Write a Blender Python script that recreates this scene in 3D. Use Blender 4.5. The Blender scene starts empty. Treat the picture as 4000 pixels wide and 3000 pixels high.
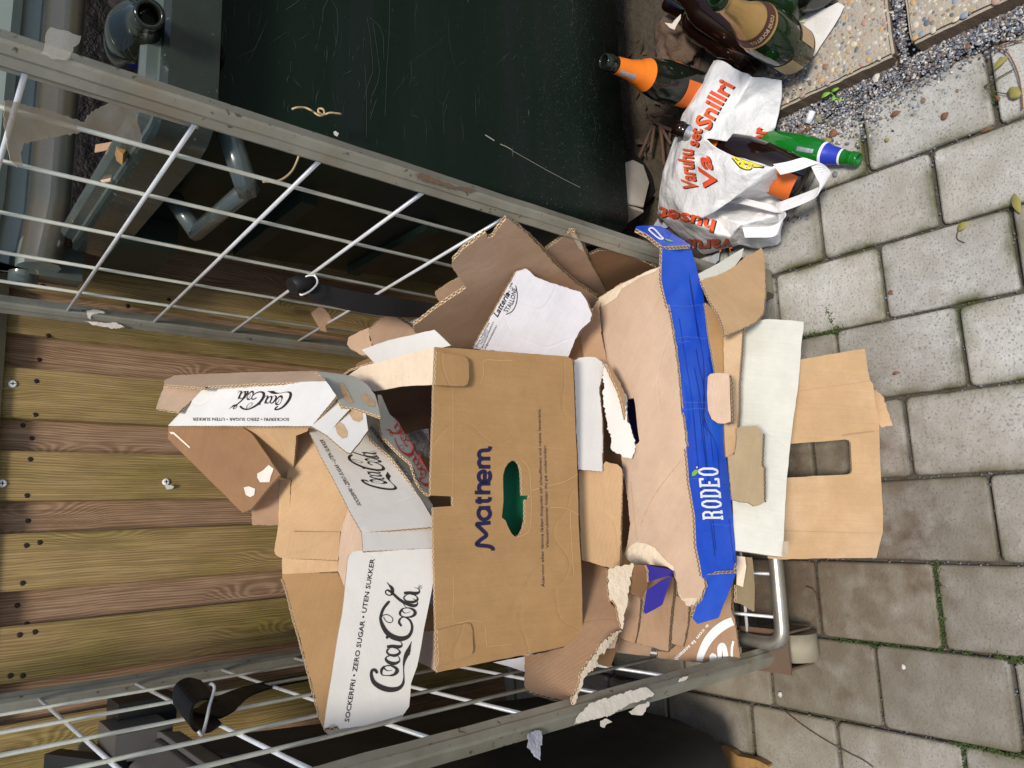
import bpy, bmesh, math, random
from mathutils import Vector, Matrix, noise
from mathutils.geometry import delaunay_2d_cdt
from mathutils.bvhtree import BVHTree
R = math.radians
random.seed(7)
S = bpy.context.scene
COL = S.collection

# ------------------------------------------------------------------ camera
FPX, YAW, PIT, ROL, H = 2855.4, R(12.9778), R(39.8451), R(6.5143), 1.36
fw = Vector((math.sin(YAW)*math.cos(PIT), math.cos(YAW)*math.cos(PIT), -math.sin(PIT)))
rt = fw.cross(Vector((0, 0, 1))).normalized(); up_ = rt.cross(fw)
px_, pu_ = -up_, rt
CX = math.cos(ROL)*px_ + math.sin(ROL)*pu_
CY = -math.sin(ROL)*px_ + math.cos(ROL)*pu_
CAM = Vector((0, 0, H))
cd = bpy.data.cameras.new('camera'); cam = bpy.data.objects.new('camera', cd); COL.objects.link(cam)
m = Matrix((CX, CY, -fw)).transposed().to_4x4(); m.translation = CAM
cam.matrix_world = m
cd.sensor_width = 36; cd.lens = 36*FPX/4000; cd.clip_start = .02; cd.clip_end = 400
S.camera = cam
# ------------------------------------------------------------------ light
SUN_EL, SUN_AZ = 62, 190      # azimuth measured clockwise from +Y
w = bpy.data.worlds.new('World'); S.world = w; w.use_nodes = True
nt = w.node_tree; nt.nodes.clear()
sky = nt.nodes.new('ShaderNodeTexSky'); sky.sky_type = 'NISHITA'; sky.sun_disc = False
sky.sun_elevation = R(SUN_EL); sky.sun_rotation = R(SUN_AZ); sky.air_density = 1.0; sky.dust_density = 2.0
bg = nt.nodes.new('ShaderNodeBackground'); bg.inputs[1].default_value = .135
ow = nt.nodes.new('ShaderNodeOutputWorld')
nt.links.new(sky.outputs[0], bg.inputs[0]); nt.links.new(bg.outputs[0], ow.inputs[0])
sl = bpy.data.lights.new('sun', 'SUN'); sl.energy = 3.1; sl.angle = R(12); sl.color = (1, .94, .84)
so = bpy.data.objects.new('sun', sl); COL.objects.link(so)
dv = Vector((math.sin(R(SUN_AZ))*math.cos(R(SUN_EL)), math.cos(R(SUN_AZ))*math.cos(R(SUN_EL)), math.sin(R(SUN_EL))))
so.rotation_euler = dv.to_track_quat('Z', 'Y').to_euler(); so.location = dv*8
S.view_settings.view_transform = 'Standard'; S.view_settings.look = 'None'
S.view_settings.gamma = 1; S.view_settings.use_curve_mapping = False
S.view_settings.exposure = .2

# ------------------------------------------------------------------ measuring helpers (photo pixel -> point in the place)
def ray(p):
    return (CX*(p[0]-2000) - CY*(p[1]-1500) + fw*FPX).normalized()
def PY(p, Y):
    d = ray(p); return CAM + d*(Y/d.y)
def PZ(p, z=0.):
    d = ray(p); return CAM + d*((z-H)/d.z)
def PP(p, o, n):
    d = ray(p); return CAM + d*((o-CAM).dot(n)/d.dot(n))
def A(x, y, Y): return PY((x, y), Y)
def fr(x0, y0, s):
    return lambda *a: [(x0+a[i]/s, y0+a[i+1]/s) for i in range(0, len(a), 2)]
def cell(i, j): return fr(1000*i, 750*j, 2.212)
fA, fB, fC, fD, fE = fr(600, 1400, 1.8433), fr(1000, 1900, 1.6592), fr(2200, 2100, 2.212), fr(2400, 0, 2.212), fr(2500, 750, 3.0157)
fG, fF = fr(0, 0, 1.3825), fr(0, 2500, 1.8433)

# ------------------------------------------------------------------ materials
def N(nt, t, **k):
    n = nt.nodes.new(t)
    for a, b in k.items():
        if a[0] == '_': setattr(n, a[1:], b)
        else: n.inputs[a.replace('__', ' ')].default_value = b
    return n
def mat(name, col, rough=.7, metal=0, col2=None, nscale=30, amt=.5, bump=.1, bscale=200, bdist=.002, spec=.5,
        stretch=None, speck=None, speckscale=300, speckthr=.6, col3=None, n3=4, coat=0, trans=0, ior=1.45, wave=None, coord='Object', rv=.15, alpha=1, patch=(.45, .62)):
    M = bpy.data.materials.new(name); M.use_nodes = True
    t = M.node_tree; b = t.nodes['Principled BSDF']; L = t.links.new
    b.inputs['Roughness'].default_value = rough; b.inputs['Metallic'].default_value = metal
    b.inputs['Specular IOR Level'].default_value = spec
    b.inputs['Coat Weight'].default_value = coat; b.inputs['Transmission Weight'].default_value = trans
    b.inputs['IOR'].default_value = ior; b.inputs['Alpha'].default_value = alpha
    tc = N(t, 'ShaderNodeTexCoord'); mp = N(t, 'ShaderNodeMapping'); L(tc.outputs[coord], mp.inputs[0])
    if stretch: mp.inputs['Scale'].default_value = stretch
    oi = N(t, 'ShaderNodeObjectInfo')
    ad = N(t, 'ShaderNodeVectorMath', _operation='SCALE'); cb = N(t, 'ShaderNodeCombineXYZ')
    for k in range(3): L(oi.outputs['Random'], cb.inputs[k])
    L(cb.outputs[0], ad.inputs[0]); ad.inputs['Scale'].default_value = 37.
    L(ad.outputs[0], mp.inputs['Location'])
    def noise_(sc, det=6, r=.6):
        n = N(t, 'ShaderNodeTexNoise', Scale=sc, Detail=det, Roughness=r); L(mp.outputs[0], n.inputs['Vector']); return n
    def mixc(fac, a, bb):
        x = N(t, 'ShaderNodeMix', _data_type='RGBA')
        if hasattr(fac, 'is_output'): L(fac, x.inputs[0])
        else: x.inputs[0].default_value = fac
        for s, v in ((6, a), (7, bb)):
            if hasattr(v, 'is_output'): L(v, x.inputs[s])
            else: x.inputs[s].default_value = (*v, 1)
        return x.outputs[2]
    def ramp(src, a, bb):
        x = N(t, 'ShaderNodeMapRange'); L(src, x.inputs[0]); x.inputs[1].default_value = a; x.inputs[2].default_value = bb; return x.outputs[0]
    c = col
    if col2:
        c = mixc(ramp(noise_(nscale).outputs[0], .5-amt*.5, .5+amt*.5), col, col2)
    if col3:
        c = mixc(ramp(noise_(n3, 4).outputs[0], *patch), c, col3)
    if speck:
        c = mixc(ramp(noise_(speckscale, 2).outputs[0], speckthr, speckthr+.06), c, speck)
    if hasattr(c, 'is_output'): L(c, b.inputs['Base Color'])
    else: b.inputs['Base Color'].default_value = (*c, 1)
    if rv:
        r_ = N(t, 'ShaderNodeMapRange'); L(noise_(nscale*.6).outputs[0], r_.inputs[0])
        r_.inputs[1].default_value = .3; r_.inputs[2].default_value = .7
        r_.inputs[3].default_value = max(rough-rv, .03); r_.inputs[4].default_value = min(rough+rv, 1)
        L(r_.outputs[0], b.inputs['Roughness'])
    if bump:
        h = noise_(bscale).outputs[0]
        bp = N(t, 'ShaderNodeBump', Strength=bump, Distance=bdist); L(h, bp.inputs['Height']); last = bp
        if wave:   # corrugation lines showing through the liner
            uv = N(t, 'ShaderNodeTexCoord'); wv = N(t, 'ShaderNodeTexWave', Scale=wave[0], Distortion=.6, Detail=1); wv.bands_direction = 'X'
            L(uv.outputs['UV'], wv.inputs[0])
            b2 = N(t, 'ShaderNodeBump', Strength=wave[1], Distance=.0006); L(wv.outputs['Fac'], b2.inputs['Height']); L(bp.outputs[0], b2.inputs['Normal'])
            n5 = N(t, 'ShaderNodeTexNoise', Scale=9, Detail=3, Distortion=1.2); L(mp.outputs[0], n5.inputs['Vector'])
            b3 = N(t, 'ShaderNodeBump', Strength=.22, Distance=.006); L(n5.outputs[0], b3.inputs['Height']); L(b2.outputs[0], b3.inputs['Normal'])
            cn = N(t, 'ShaderNodeTexNoise', Scale=3.2, Detail=2, Distortion=.3); L(mp.outputs[0], cn.inputs['Vector'])
            ab = N(t, 'ShaderNodeMath', _operation='SUBTRACT'); L(cn.outputs[0], ab.inputs[0]); ab.inputs[1].default_value = .5
            a2 = N(t, 'ShaderNodeMath', _operation='ABSOLUTE'); L(ab.outputs[0], a2.inputs[0])
            cr = N(t, 'ShaderNodeMapRange'); L(a2.outputs[0], cr.inputs[0]); cr.inputs[1].default_value = 0; cr.inputs[2].default_value = .007
            b4 = N(t, 'ShaderNodeBump', Strength=.22, Distance=.0014); L(cr.outputs[0], b4.inputs['Height']); L(b3.outputs[0], b4.inputs['Normal'])
            ms = N(t, 'ShaderNodeMapping'); L(uv.outputs['UV'], ms.inputs[0]); ms.inputs['Scale'].default_value = (260, 9, 1)
            L(cb.outputs[0], ms.inputs['Location'])
            sn = N(t, 'ShaderNodeTexNoise', Scale=1, Detail=3); L(ms.outputs[0], sn.inputs['Vector'])
            sf = N(t, 'ShaderNodeTexNoise', Scale=13, Detail=8, Roughness=.75); L(mp.outputs[0], sf.inputs['Vector'])
            sm = N(t, 'ShaderNodeMath', _operation='MULTIPLY_ADD'); L(sn.outputs[0], sm.inputs[0]); sm.inputs[1].default_value = .32; L(sf.outputs[0], sm.inputs[2])
            vr = N(t, 'ShaderNodeMapRange'); L(sm.outputs[0], vr.inputs[0]); vr.inputs[1].default_value = .42; vr.inputs[2].default_value = .90
            q_ = wave[2] if len(wave) > 2 else .11
            vr.inputs[3].default_value = 1-q_; vr.inputs[4].default_value = 1+q_
            hs = N(t, 'ShaderNodeHueSaturation'); L(vr.outputs[0], hs.inputs['Value'])
            if hasattr(c, 'is_output'): L(c, hs.inputs['Color'])
            else: hs.inputs['Color'].default_value = (*c, 1)
            L(hs.outputs[0], b.inputs['Base Color'])
            last = b4
        L(last.outputs[0], b.inputs['Normal'])
    return M
M = {}
def flat(name, c, rough=.75): return mat(name, c, rough, bump=.2, bscale=200, rv=0)
def card(k, c, c2, wave=(140, .45), **kw):
    M[k] = mat(k+'_cardboard', c, .85, col2=c2, nscale=14, amt=.7, bump=.25, bscale=500, bdist=.0008, spec=.25,
               speck=tuple(x*.72 for x in c), speckscale=700, speckthr=.62, wave=wave, rv=.05, **kw)
card('kraft', (.41, .245, .11), (.36, .21, .09), (160, .12))
card('rose', (.53, .36, .25), (.46, .305, .20), col3=(.42, .27, .17), n3=5, patch=(.5, .7))
M['warmwhite'] = mat('cream_white_coated_board', (.63, .60, .555), .5, col2=(.57, .54, .50), nscale=8, bump=.1, bscale=60, bdist=.002, wave=(150, .06, .05))
card('tan', (.50, .325, .175), (.44, .28, .145), col3=(.55, .38, .23), n3=4, patch=(.5, .7))
card('brown', (.41, .255, .155), (.35, .21, .12), col3=(.45, .30, .20), n3=5, patch=(.5, .7))
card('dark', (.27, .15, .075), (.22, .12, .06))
card('pale', (.58, .425, .31), (.52, .37, .26), (140, .6), col3=(.53, .37, .25), n3=5, patch=(.5, .7))
card('deep', (.09, .052, .03), (.07, .04, .024))  # nearly black board: shade inside the delivery box put into its colour
card('cream', (.66, .52, .38), (.72, .60, .46))
card('olive', (.36, .27, .16), (.32, .24, .14))
M['white'] = mat('white_coated_board', (.68, .665, .635), .5, col2=(.61, .595, .57), nscale=8, bump=.1, bscale=60, bdist=.002, wave=(150, .03, .05), speck=(.66, .64, .61), speckscale=400, speckthr=.72)
M['offwhite'] = mat('offwhite_greyboard', (.58, .57, .49), .75, col2=(.52, .51, .44), nscale=12, bump=.12, wave=(150, .06))
M['lilac'] = mat('white_liner_board', (.70, .685, .72), .6, col2=(.65, .63, .66), nscale=9, bump=.1, wave=(150, .18))
M['greycoat'] = mat('grey_coated_board', (.46, .46, .41), .6, col2=(.4, .4, .36), nscale=10, bump=.1)
M['blue'] = mat('glossy_blue_print', (.002, .07, .55), .3, col2=(.002, .05, .44), nscale=10, bump=.15, bscale=40, bdist=.003, coat=.3, speck=(.2, .3, .8), speckscale=260, speckthr=.79, wave=(150, .12, .06), col3=(.01, .11, .62), n3=4, patch=(.5, .75))
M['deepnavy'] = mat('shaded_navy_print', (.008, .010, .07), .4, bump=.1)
M['navy'] = mat('dark_blue_print', (.02, .018, .22), .4, col2=(.03, .02, .26), nscale=10, bump=.1)
M['ink'] = mat('black_ink', (.02, .016, .014), .5, bump=0, rv=0)
M['navyink'] = mat('navy_ink', (.012, .01, .05), .5, bump=0, rv=0)
M['redink'] = mat('red_ink', (.5, .03, .02), .5, bump=0, rv=0)
M['whiteink'] = mat('white_ink', (.8, .8, .8), .5, bump=0, rv=0)
M['greenink'] = mat('green_ink', (.22, .5, .03), .5, bump=0, rv=0)
M['orangeink'] = mat('orange_red_ink', (.60, .032, .02), .5, col2=(.78, .16, .04), nscale=7, bump=0, rv=0)
M['yellowink'] = mat('yellow_ink', (.85, .72, .03), .5, bump=0, rv=0)
M['paleblue'] = mat('crease_white_blue', (.10, .19, .62), .5, bump=0, rv=0)
M['darkblueline'] = mat('dark_blue_line_ink', (.003, .016, .17), .4, bump=0, rv=0)
M['glue'] = mat('torn_glue_patch', (.45, .29, .15), .9, col2=(.58, .42, .27), nscale=120, bump=.5, bscale=400)
M['tornliner'] = mat('torn_paper_liner', (.66, .53, .37), .9, col2=(.74, .64, .5), nscale=40, bump=.6, bscale=120, bdist=.004)
M['paper'] = mat('dirty_paper', (.66, .61, .53), .85, col2=(.5, .45, .38), nscale=25, bump=.5, bscale=60, bdist=.004)
M['galv'] = mat('dull_galvanised_steel', (.33, .32, .265), .45, .4, col2=(.19, .18, .14), nscale=11, amt=.5, bump=.15, bscale=120, speck=(.10, .085, .06), speckscale=90, speckthr=.66,
                col3=(.25, .19, .12), n3=7, patch=(.56, .72), rv=.12)
M['zinc'] = mat('bright_zinc_wire', (.78, .79, .80), .34, .3, col2=(.6, .6, .58), nscale=30, bump=.1, bscale=300, rv=.1)
M['wiregrey'] = mat('weathered_zinc_wire', (.60, .60, .51), .42, .2, col2=(.42, .41, .33), nscale=30, bump=.1, bscale=300, rv=.1)
M['steel'] = mat('worn_steel_tube', (.42, .40, .35), .35, .75, col2=(.25, .22, .17), nscale=14, bump=.1)
M['binplastic'] = mat('dark_green_plastic', (.006, .013, .009), .5, col2=(.010, .018, .014), nscale=5, bump=.12, bscale=60, bdist=.001, speck=(.10, .11, .09), speckscale=120, speckthr=.76, rv=.1, spec=.22)
M['binlid'] = mat('weathered_green_lid', (.15, .19, .17), .28, coat=.3, col2=(.21, .24, .215), nscale=8, bump=.12, bscale=90, speck=(.3, .34, .3), speckscale=200, speckthr=.73, rv=.12)
M['rimplastic'] = mat('worn_green_rim', (.050, .068, .062), .25, coat=.4, col2=(.085, .10, .09), nscale=9, spec=.6, bump=.12, bscale=90, speck=(.3, .2, .07), speckscale=60, speckthr=.7, rv=.1)
M['blackbin'] = mat('dark_grey_plastic', (.008, .0085, .009), .55, spec=.25, col2=(.018, .019, .019), nscale=5, bump=.1, bscale=80, speck=(.09, .09, .09), speckscale=130, speckthr=.77)
M['greybin'] = mat('faded_grey_plastic', (.06, .055, .05), .45, col2=(.085, .08, .075), nscale=7, bump=.1)
M['rubber'] = mat('black_rubber', (.012, .011, .011), .6, bump=.1, spec=.25)
M['whiteplastic'] = mat('dirty_white_plastic', (.45, .42, .37), .5, col2=(.3, .26, .2), nscale=9, bump=.1)
M['nylon'] = mat('worn_nylon_roller', (.30, .27, .19), .6, col2=(.2, .17, .12), nscale=15, bump=.1)
M['rust'] = mat('rusty_steel', (.13, .105, .08), .7, .4, col2=(.18, .10, .06), nscale=25, bump=.4)
M['screw'] = mat('dark_screw', (.05, .03, .022), .5, .6, bump=.1)
M['wscrew'] = mat('white_screw_cap', (.75, .75, .73), .4, bump=0)
M['sand'] = mat('joint_sand', (.05, .042, .032), .95, col2=(.10, .085, .065), nscale=60, bump=.8, bscale=250, bdist=.004, col3=(.04, .055, .012), n3=5, patch=(.56, .66))
M['earth'] = mat('dark_earth', (.035, .026, .018), .95, col2=(.07, .055, .035), nscale=30, bump=1, bscale=80, bdist=.01)
M['moss'] = mat('moss', (.05, .10, .012), .95, col2=(.03, .05, .01), nscale=80, bump=.6)
M['concrete'] = mat('grey_exposed_concrete', (.40, .36, .29), .9, col2=(.3, .26, .2), nscale=30, bump=.8, bscale=200, bdist=.003)
M['slabedge'] = mat('brown_weathered_concrete', (.17, .115, .07), .95, col2=(.10, .07, .045), nscale=40, bump=.8, bscale=200, bdist=.004)
M['bagplastic'] = mat('white_carrier_plastic', (.70, .69, .68), .42, col2=(.70, .70, .70), nscale=6, bump=.8, bscale=13, bdist=.014, stretch=(1, 1, 1), speck=(.4, .36, .3), speckscale=150, speckthr=.77)
M['stick'] = mat('dry_brown_stick', (.11, .058, .036), .9, col2=(.06, .033, .022), nscale=60, bump=.5)
M['leaf'] = mat('brown_leaf', (.20, .09, .045), .8, col2=(.13, .06, .03), nscale=60, bump=.2)
M['oliveleaf'] = mat('dry_olive_leaf', (.28, .26, .07), .8, col2=(.2, .17, .05), nscale=60, bump=.2)
M['sprout'] = mat('fresh_green_leaf', (.16, .36, .05), .6, bump=.1)
M['rock'] = mat('rough_brown_rock', (.075, .045, .03), .9, col2=(.13, .085, .055), nscale=25, bump=1, bscale=60, bdist=.01)
M['tape'] = mat('yellowed_clear_tape', (.74, .70, .62), .25, col2=(.5, .40, .25), nscale=18, bump=.5, bscale=30, bdist=.006, alpha=.5)
M['cleartape'] = mat('clear_tape_film', (.6, .58, .52), .15, bump=.3, bscale=30, alpha=.18, rv=0)
M['twine'] = mat('straw_twine', (.5, .36, .2), .9, bump=.3)
M['greenbag'] = mat('green_plastic_film', (.01, .13, .06), .18, col2=(.015, .17, .085), nscale=10, bump=.6, bscale=14, bdist=.01, rv=.05)
M['wood2'] = mat('yellow_brown_wood', (.35, .20, .06), .8, col2=(.22, .12, .05), nscale=10, stretch=(1, 8, 8), bump=.2)
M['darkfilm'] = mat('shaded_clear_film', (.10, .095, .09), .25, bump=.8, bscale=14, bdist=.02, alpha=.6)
M['greyfilm'] = mat('crumpled_grey_film', (.4, .42, .47), .2, col2=(.25, .26, .3), nscale=12, bump=.8, bscale=14, bdist=.02)
# corrugated cut edge
def edge_mat():
    E = bpy.data.materials.new('corrugated_cut_edge'); E.use_nodes = True; t = E.node_tree; L = t.links.new; b = t.nodes['Principled BSDF']
    b.inputs['Roughness'].default_value = .9; b.inputs['Specular IOR Level'].default_value = .2
    uv = N(t, 'ShaderNodeUVMap'); uv.uv_map = 'UVMap'; sp = N(t, 'ShaderNodeSeparateXYZ'); L(uv.outputs[0], sp.inputs[0])
    def mth(op, a, bb=None):
        n = N(t, 'ShaderNodeMath', _operation=op)
        for k, v in enumerate((a, bb)):
            if v is None: continue
            if hasattr(v, 'is_output'): L(v, n.inputs[k])
            else: n.inputs[k].default_value = v
        return n.outputs[0]
    s = mth('SINE', mth('MULTIPLY', sp.outputs[0], 6.283/.0075))
    f = mth('MULTIPLY_ADD', s, .34); f.node.inputs[2].default_value = .5
    dd = mth('ABSOLUTE', mth('SUBTRACT', sp.outputs[1], f))
    flute = mth('LESS_THAN', dd, .14)
    lin = mth('GREATER_THAN', mth('ABSOLUTE', mth('SUBTRACT', sp.outputs[1], .5)), .38)
    fac = mth('MAXIMUM', flute, lin)
    mx = N(t, 'ShaderNodeMix', _data_type='RGBA'); L(fac, mx.inputs[0])
    mx.inputs[6].default_value = (.13, .075, .035, 1); mx.inputs[7].default_value = (.58, .44, .28, 1)
    L(mx.outputs[2], b.inputs['Base Color'])
    return E
M['edge'] = edge_mat()

def paver_mat():
    Q = mat('weathered_paver_concrete', (.49, .48, .445), .9, col2=(.37, .36, .33), nscale=60, amt=.45, bump=.85, bscale=230, bdist=.0022,
            speck=(.24, .23, .205), speckscale=240, speckthr=.58, col3=(.33, .295, .24), n3=5, patch=(.44, .72), spec=.3, rv=.05)
    t = Q.node_tree; L = t.links.new; b = t.nodes['Principled BSDF']
    src = b.inputs['Base Color'].links[0].from_socket
    at = N(t, 'ShaderNodeAttribute'); at.attribute_name = 'rim'
    ge = N(t, 'ShaderNodeNewGeometry'); n = N(t, 'ShaderNodeTexNoise', Scale=14, Detail=5); L(ge.outputs['Position'], n.inputs['Vector'])
    mm = N(t, 'ShaderNodeMath', _operation='MULTIPLY'); L(at.outputs['Fac'], mm.inputs[0])
    mr = N(t, 'ShaderNodeMapRange'); L(n.outputs[0], mr.inputs[0]); mr.inputs[1].default_value = .38; mr.inputs[2].default_value = .62; L(mr.outputs[0], mm.inputs[1])
    x = N(t, 'ShaderNodeMix', _data_type='RGBA'); L(mm.outputs[0], x.inputs[0]); L(src, x.inputs[6]); x.inputs[7].default_value = (.085, .085, .03, 1)
    # rusty brown dirt round the trolley's foot, deepened to paint in its shade
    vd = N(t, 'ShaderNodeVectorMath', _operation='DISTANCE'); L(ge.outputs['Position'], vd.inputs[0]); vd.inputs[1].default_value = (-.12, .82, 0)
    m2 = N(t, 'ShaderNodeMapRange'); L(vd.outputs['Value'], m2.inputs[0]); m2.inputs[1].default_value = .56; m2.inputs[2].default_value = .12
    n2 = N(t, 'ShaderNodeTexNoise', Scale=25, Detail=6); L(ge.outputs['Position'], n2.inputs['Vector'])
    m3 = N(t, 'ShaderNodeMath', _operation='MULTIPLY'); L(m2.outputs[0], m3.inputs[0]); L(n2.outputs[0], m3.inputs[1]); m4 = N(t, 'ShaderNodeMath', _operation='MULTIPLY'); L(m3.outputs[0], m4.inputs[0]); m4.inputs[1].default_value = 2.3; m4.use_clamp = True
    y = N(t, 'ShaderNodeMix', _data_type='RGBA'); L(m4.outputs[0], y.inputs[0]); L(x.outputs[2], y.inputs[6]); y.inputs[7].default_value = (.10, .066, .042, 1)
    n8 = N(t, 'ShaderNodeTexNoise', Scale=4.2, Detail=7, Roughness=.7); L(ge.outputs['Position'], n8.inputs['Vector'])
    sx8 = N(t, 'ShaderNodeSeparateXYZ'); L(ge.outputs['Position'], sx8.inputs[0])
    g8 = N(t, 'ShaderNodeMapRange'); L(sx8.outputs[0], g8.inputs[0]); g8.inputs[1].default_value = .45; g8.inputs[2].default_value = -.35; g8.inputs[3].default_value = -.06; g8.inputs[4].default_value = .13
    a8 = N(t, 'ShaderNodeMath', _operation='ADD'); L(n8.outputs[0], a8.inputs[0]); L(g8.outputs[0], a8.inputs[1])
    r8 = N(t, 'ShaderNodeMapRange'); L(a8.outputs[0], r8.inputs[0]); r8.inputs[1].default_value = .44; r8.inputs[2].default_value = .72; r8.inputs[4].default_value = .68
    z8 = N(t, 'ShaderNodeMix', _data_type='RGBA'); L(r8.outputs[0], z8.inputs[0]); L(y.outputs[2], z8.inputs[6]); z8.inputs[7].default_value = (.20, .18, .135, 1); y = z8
    oi = N(t, 'ShaderNodeObjectInfo'); hv = N(t, 'ShaderNodeHueSaturation'); rr_ = N(t, 'ShaderNodeMapRange'); L(oi.outputs['Random'], rr_.inputs[0]); rr_.inputs[3].default_value = .78; rr_.inputs[4].default_value = 1.12
    L(rr_.outputs[0], hv.inputs['Value']); L(y.outputs[2], hv.inputs['Color']); L(hv.outputs[0], b.inputs['Base Color'])
    return Q
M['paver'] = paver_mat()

def wood_mat(name, c1, c2, algae, am, lo=.42, hi=.66):
    Q = bpy.data.materials.new(name); Q.use_nodes = True; t = Q.node_tree; L = t.links.new; b = t.nodes['Principled BSDF']
    b.inputs['Roughness'].default_value = .8; b.inputs['Specular IOR Level'].default_value = .25
    tc = N(t, 'ShaderNodeTexCoord'); oi = N(t, 'ShaderNodeObjectInfo')
    sc = N(t, 'ShaderNodeMath', _operation='MULTIPLY'); L(oi.outputs['Random'], sc.inputs[0]); sc.inputs[1].default_value = 53.
    cb = N(t, 'ShaderNodeCombineXYZ'); L(sc.outputs[0], cb.inputs[0]); L(sc.outputs[0], cb.inputs[2])
    ad = N(t, 'ShaderNodeVectorMath', _operation='ADD'); L(tc.outputs['Object'], ad.inputs[0]); L(cb.outputs[0], ad.inputs[1])
    flat = N(t, 'ShaderNodeVectorMath', _operation='MULTIPLY'); L(ad.outputs[0], flat.inputs[0]); flat.inputs[1].default_value = (11, .01, 3.2)
    vo = N(t, 'ShaderNodeTexVoronoi', Scale=1.0); vo.feature = 'F1'; L(flat.outputs[0], vo.inputs['Vector'])
    kn = N(t, 'ShaderNodeMapRange'); L(vo.outputs['Distance'], kn.inputs[0]); kn.inputs[1].default_value = .5; kn.inputs[2].default_value = 0; kn.interpolation_type = 'SMOOTHSTEP'
    warp = N(t, 'ShaderNodeVectorMath', _operation='MULTIPLY'); L(ad.outputs[0], warp.inputs[0]); warp.inputs[1].default_value = (5, .1, 1.2)
    wn = N(t, 'ShaderNodeTexNoise', Scale=1.5, Detail=3); L(warp.outputs[0], wn.inputs['Vector'])
    sx = N(t, 'ShaderNodeSeparateXYZ'); L(ad.outputs[0], sx.inputs[0])
    def mth(op, a, bb, cc=None):
        n = N(t, 'ShaderNodeMath', _operation=op)
        for k, v in enumerate((a, bb, cc)):
            if v is None: continue
            if hasattr(v, 'is_output'): L(v, n.inputs[k])
            else: n.inputs[k].default_value = v
        return n.outputs[0]
    s = mth('MULTIPLY_ADD', wn.outputs[0], .055, sx.outputs[0])
    s = mth('MULTIPLY_ADD', kn.outputs[0], .045, s)
    g = mth('SINE', mth('MULTIPLY', s, 1250), None)
    g = mth('MULTIPLY_ADD', g, .24, .5)
    fin = N(t, 'ShaderNodeVectorMath', _operation='MULTIPLY'); L(ad.outputs[0], fin.inputs[0]); fin.inputs[1].default_value = (520, 520, 7)
    fn = N(t, 'ShaderNodeTexNoise', Scale=1, Detail=4); L(fin.outputs[0], fn.inputs['Vector'])
    bl = N(t, 'ShaderNodeTexNoise', Scale=9, Detail=4); L(warp.outputs[0], bl.inputs['Vector'])
    gf = mth('MULTIPLY', g, bl.outputs[0])
    gf = mth('MULTIPLY_ADD', fn.outputs[0], .85, mth('MULTIPLY', gf, .8))
    gf2 = N(t, 'ShaderNodeMapRange'); L(gf, gf2.inputs[0]); gf2.inputs[1].default_value = .38; gf2.inputs[2].default_value = .78
    m1 = N(t, 'ShaderNodeMix', _data_type='RGBA'); L(gf2.outputs[0], m1.inputs[0]); m1.inputs[6].default_value = (*c1, 1); m1.inputs[7].default_value = (*c2, 1)
    an = N(t, 'ShaderNodeTexNoise', Scale=5, Detail=5); st = N(t, 'ShaderNodeVectorMath', _operation='MULTIPLY'); L(ad.outputs[0], st.inputs[0]); st.inputs[1].default_value = (1.6, 1, .6); L(st.outputs[0], an.inputs['Vector'])
    ar = N(t, 'ShaderNodeMapRange'); L(an.outputs[0], ar.inputs[0]); ar.inputs[1].default_value = lo; ar.inputs[2].default_value = hi; ar.inputs[4].default_value = am
    ag = N(t, 'ShaderNodeMix', _data_type='RGBA'); L(gf2.outputs[0], ag.inputs[0]); ag.inputs[6].default_value = (algae[0]*1.35, algae[1]*1.3, algae[2]*1.3, 1); ag.inputs[7].default_value = (algae[0]*.5, algae[1]*.5, algae[2]*.5, 1)
    m2 = N(t, 'ShaderNodeMix', _data_type='RGBA'); L(ar.outputs[0], m2.inputs[0]); L(m1.outputs[2], m2.inputs[6]); L(ag.outputs[2], m2.inputs[7])
    kk = N(t, 'ShaderNodeMapRange'); L(vo.outputs['Distance'], kk.inputs[0]); kk.inputs[1].default_value = .13; kk.inputs[2].default_value = .07; kk.inputs[4].default_value = .75
    m3 = N(t, 'ShaderNodeMix', _data_type='RGBA'); L(kk.outputs[0], m3.inputs[0]); L(m2.outputs[2], m3.inputs[6]); m3.inputs[7].default_value = (c2[0]*.45, c2[1]*.45, c2[2]*.45, 1)
    L(m3.outputs[2], b.inputs['Base Color'])
    bp = N(t, 'ShaderNodeBump', Strength=.55, Distance=.0025); bp.invert = True; L(gf2.outputs[0], bp.inputs['Height']); L(bp.outputs[0], b.inputs['Normal'])
    return Q
M['woodgreen'] = wood_mat('algae_stained_board', (.46, .325, .14), (.24, .155, .065), (.20, .165, .035), .75, .40, .64)
M['woodred'] = wood_mat('reddish_weathered_board', (.45, .295, .185), (.20, .12, .07), (.30, .17, .075), .6, .45, .66)

def glass(name, c, rough=.04):
    Q = bpy.data.materials.new(name); Q.use_nodes = True; b = Q.node_tree.nodes['Principled BSDF']
    b.inputs['Base Color'].default_value = (*c, 1); b.inputs['Roughness'].default_value = rough
    b.inputs['Transmission Weight'].default_value = .35; b.inputs['Specular IOR Level'].default_value = .38; b.inputs['IOR'].default_value = 1.5
    return Q
M['darkglass'] = glass('dark_bottle_glass', (.012, .016, .010)); M['greenglass'] = glass('green_bottle_glass', (.01, .20, .02))
M['oliveglass'] = glass('dark_green_bottle_glass', (.012, .03, .010)); M['brownglass'] = glass('brown_bottle_glass', (.015, .006, .004))
M['orange'] = mat('orange_foil', (.80, .20, .015), .42, col2=(.7, .16, .01), nscale=20, bump=.2, bscale=60)
M['orangelabel'] = mat('orange_paper_label', (.62, .13, .015), .6, bump=.1)
M['gold'] = mat('gold_foil', (.50, .33, .12), .35, .5, col2=(.40, .24, .08), nscale=14, bump=.3, bscale=40)
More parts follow.
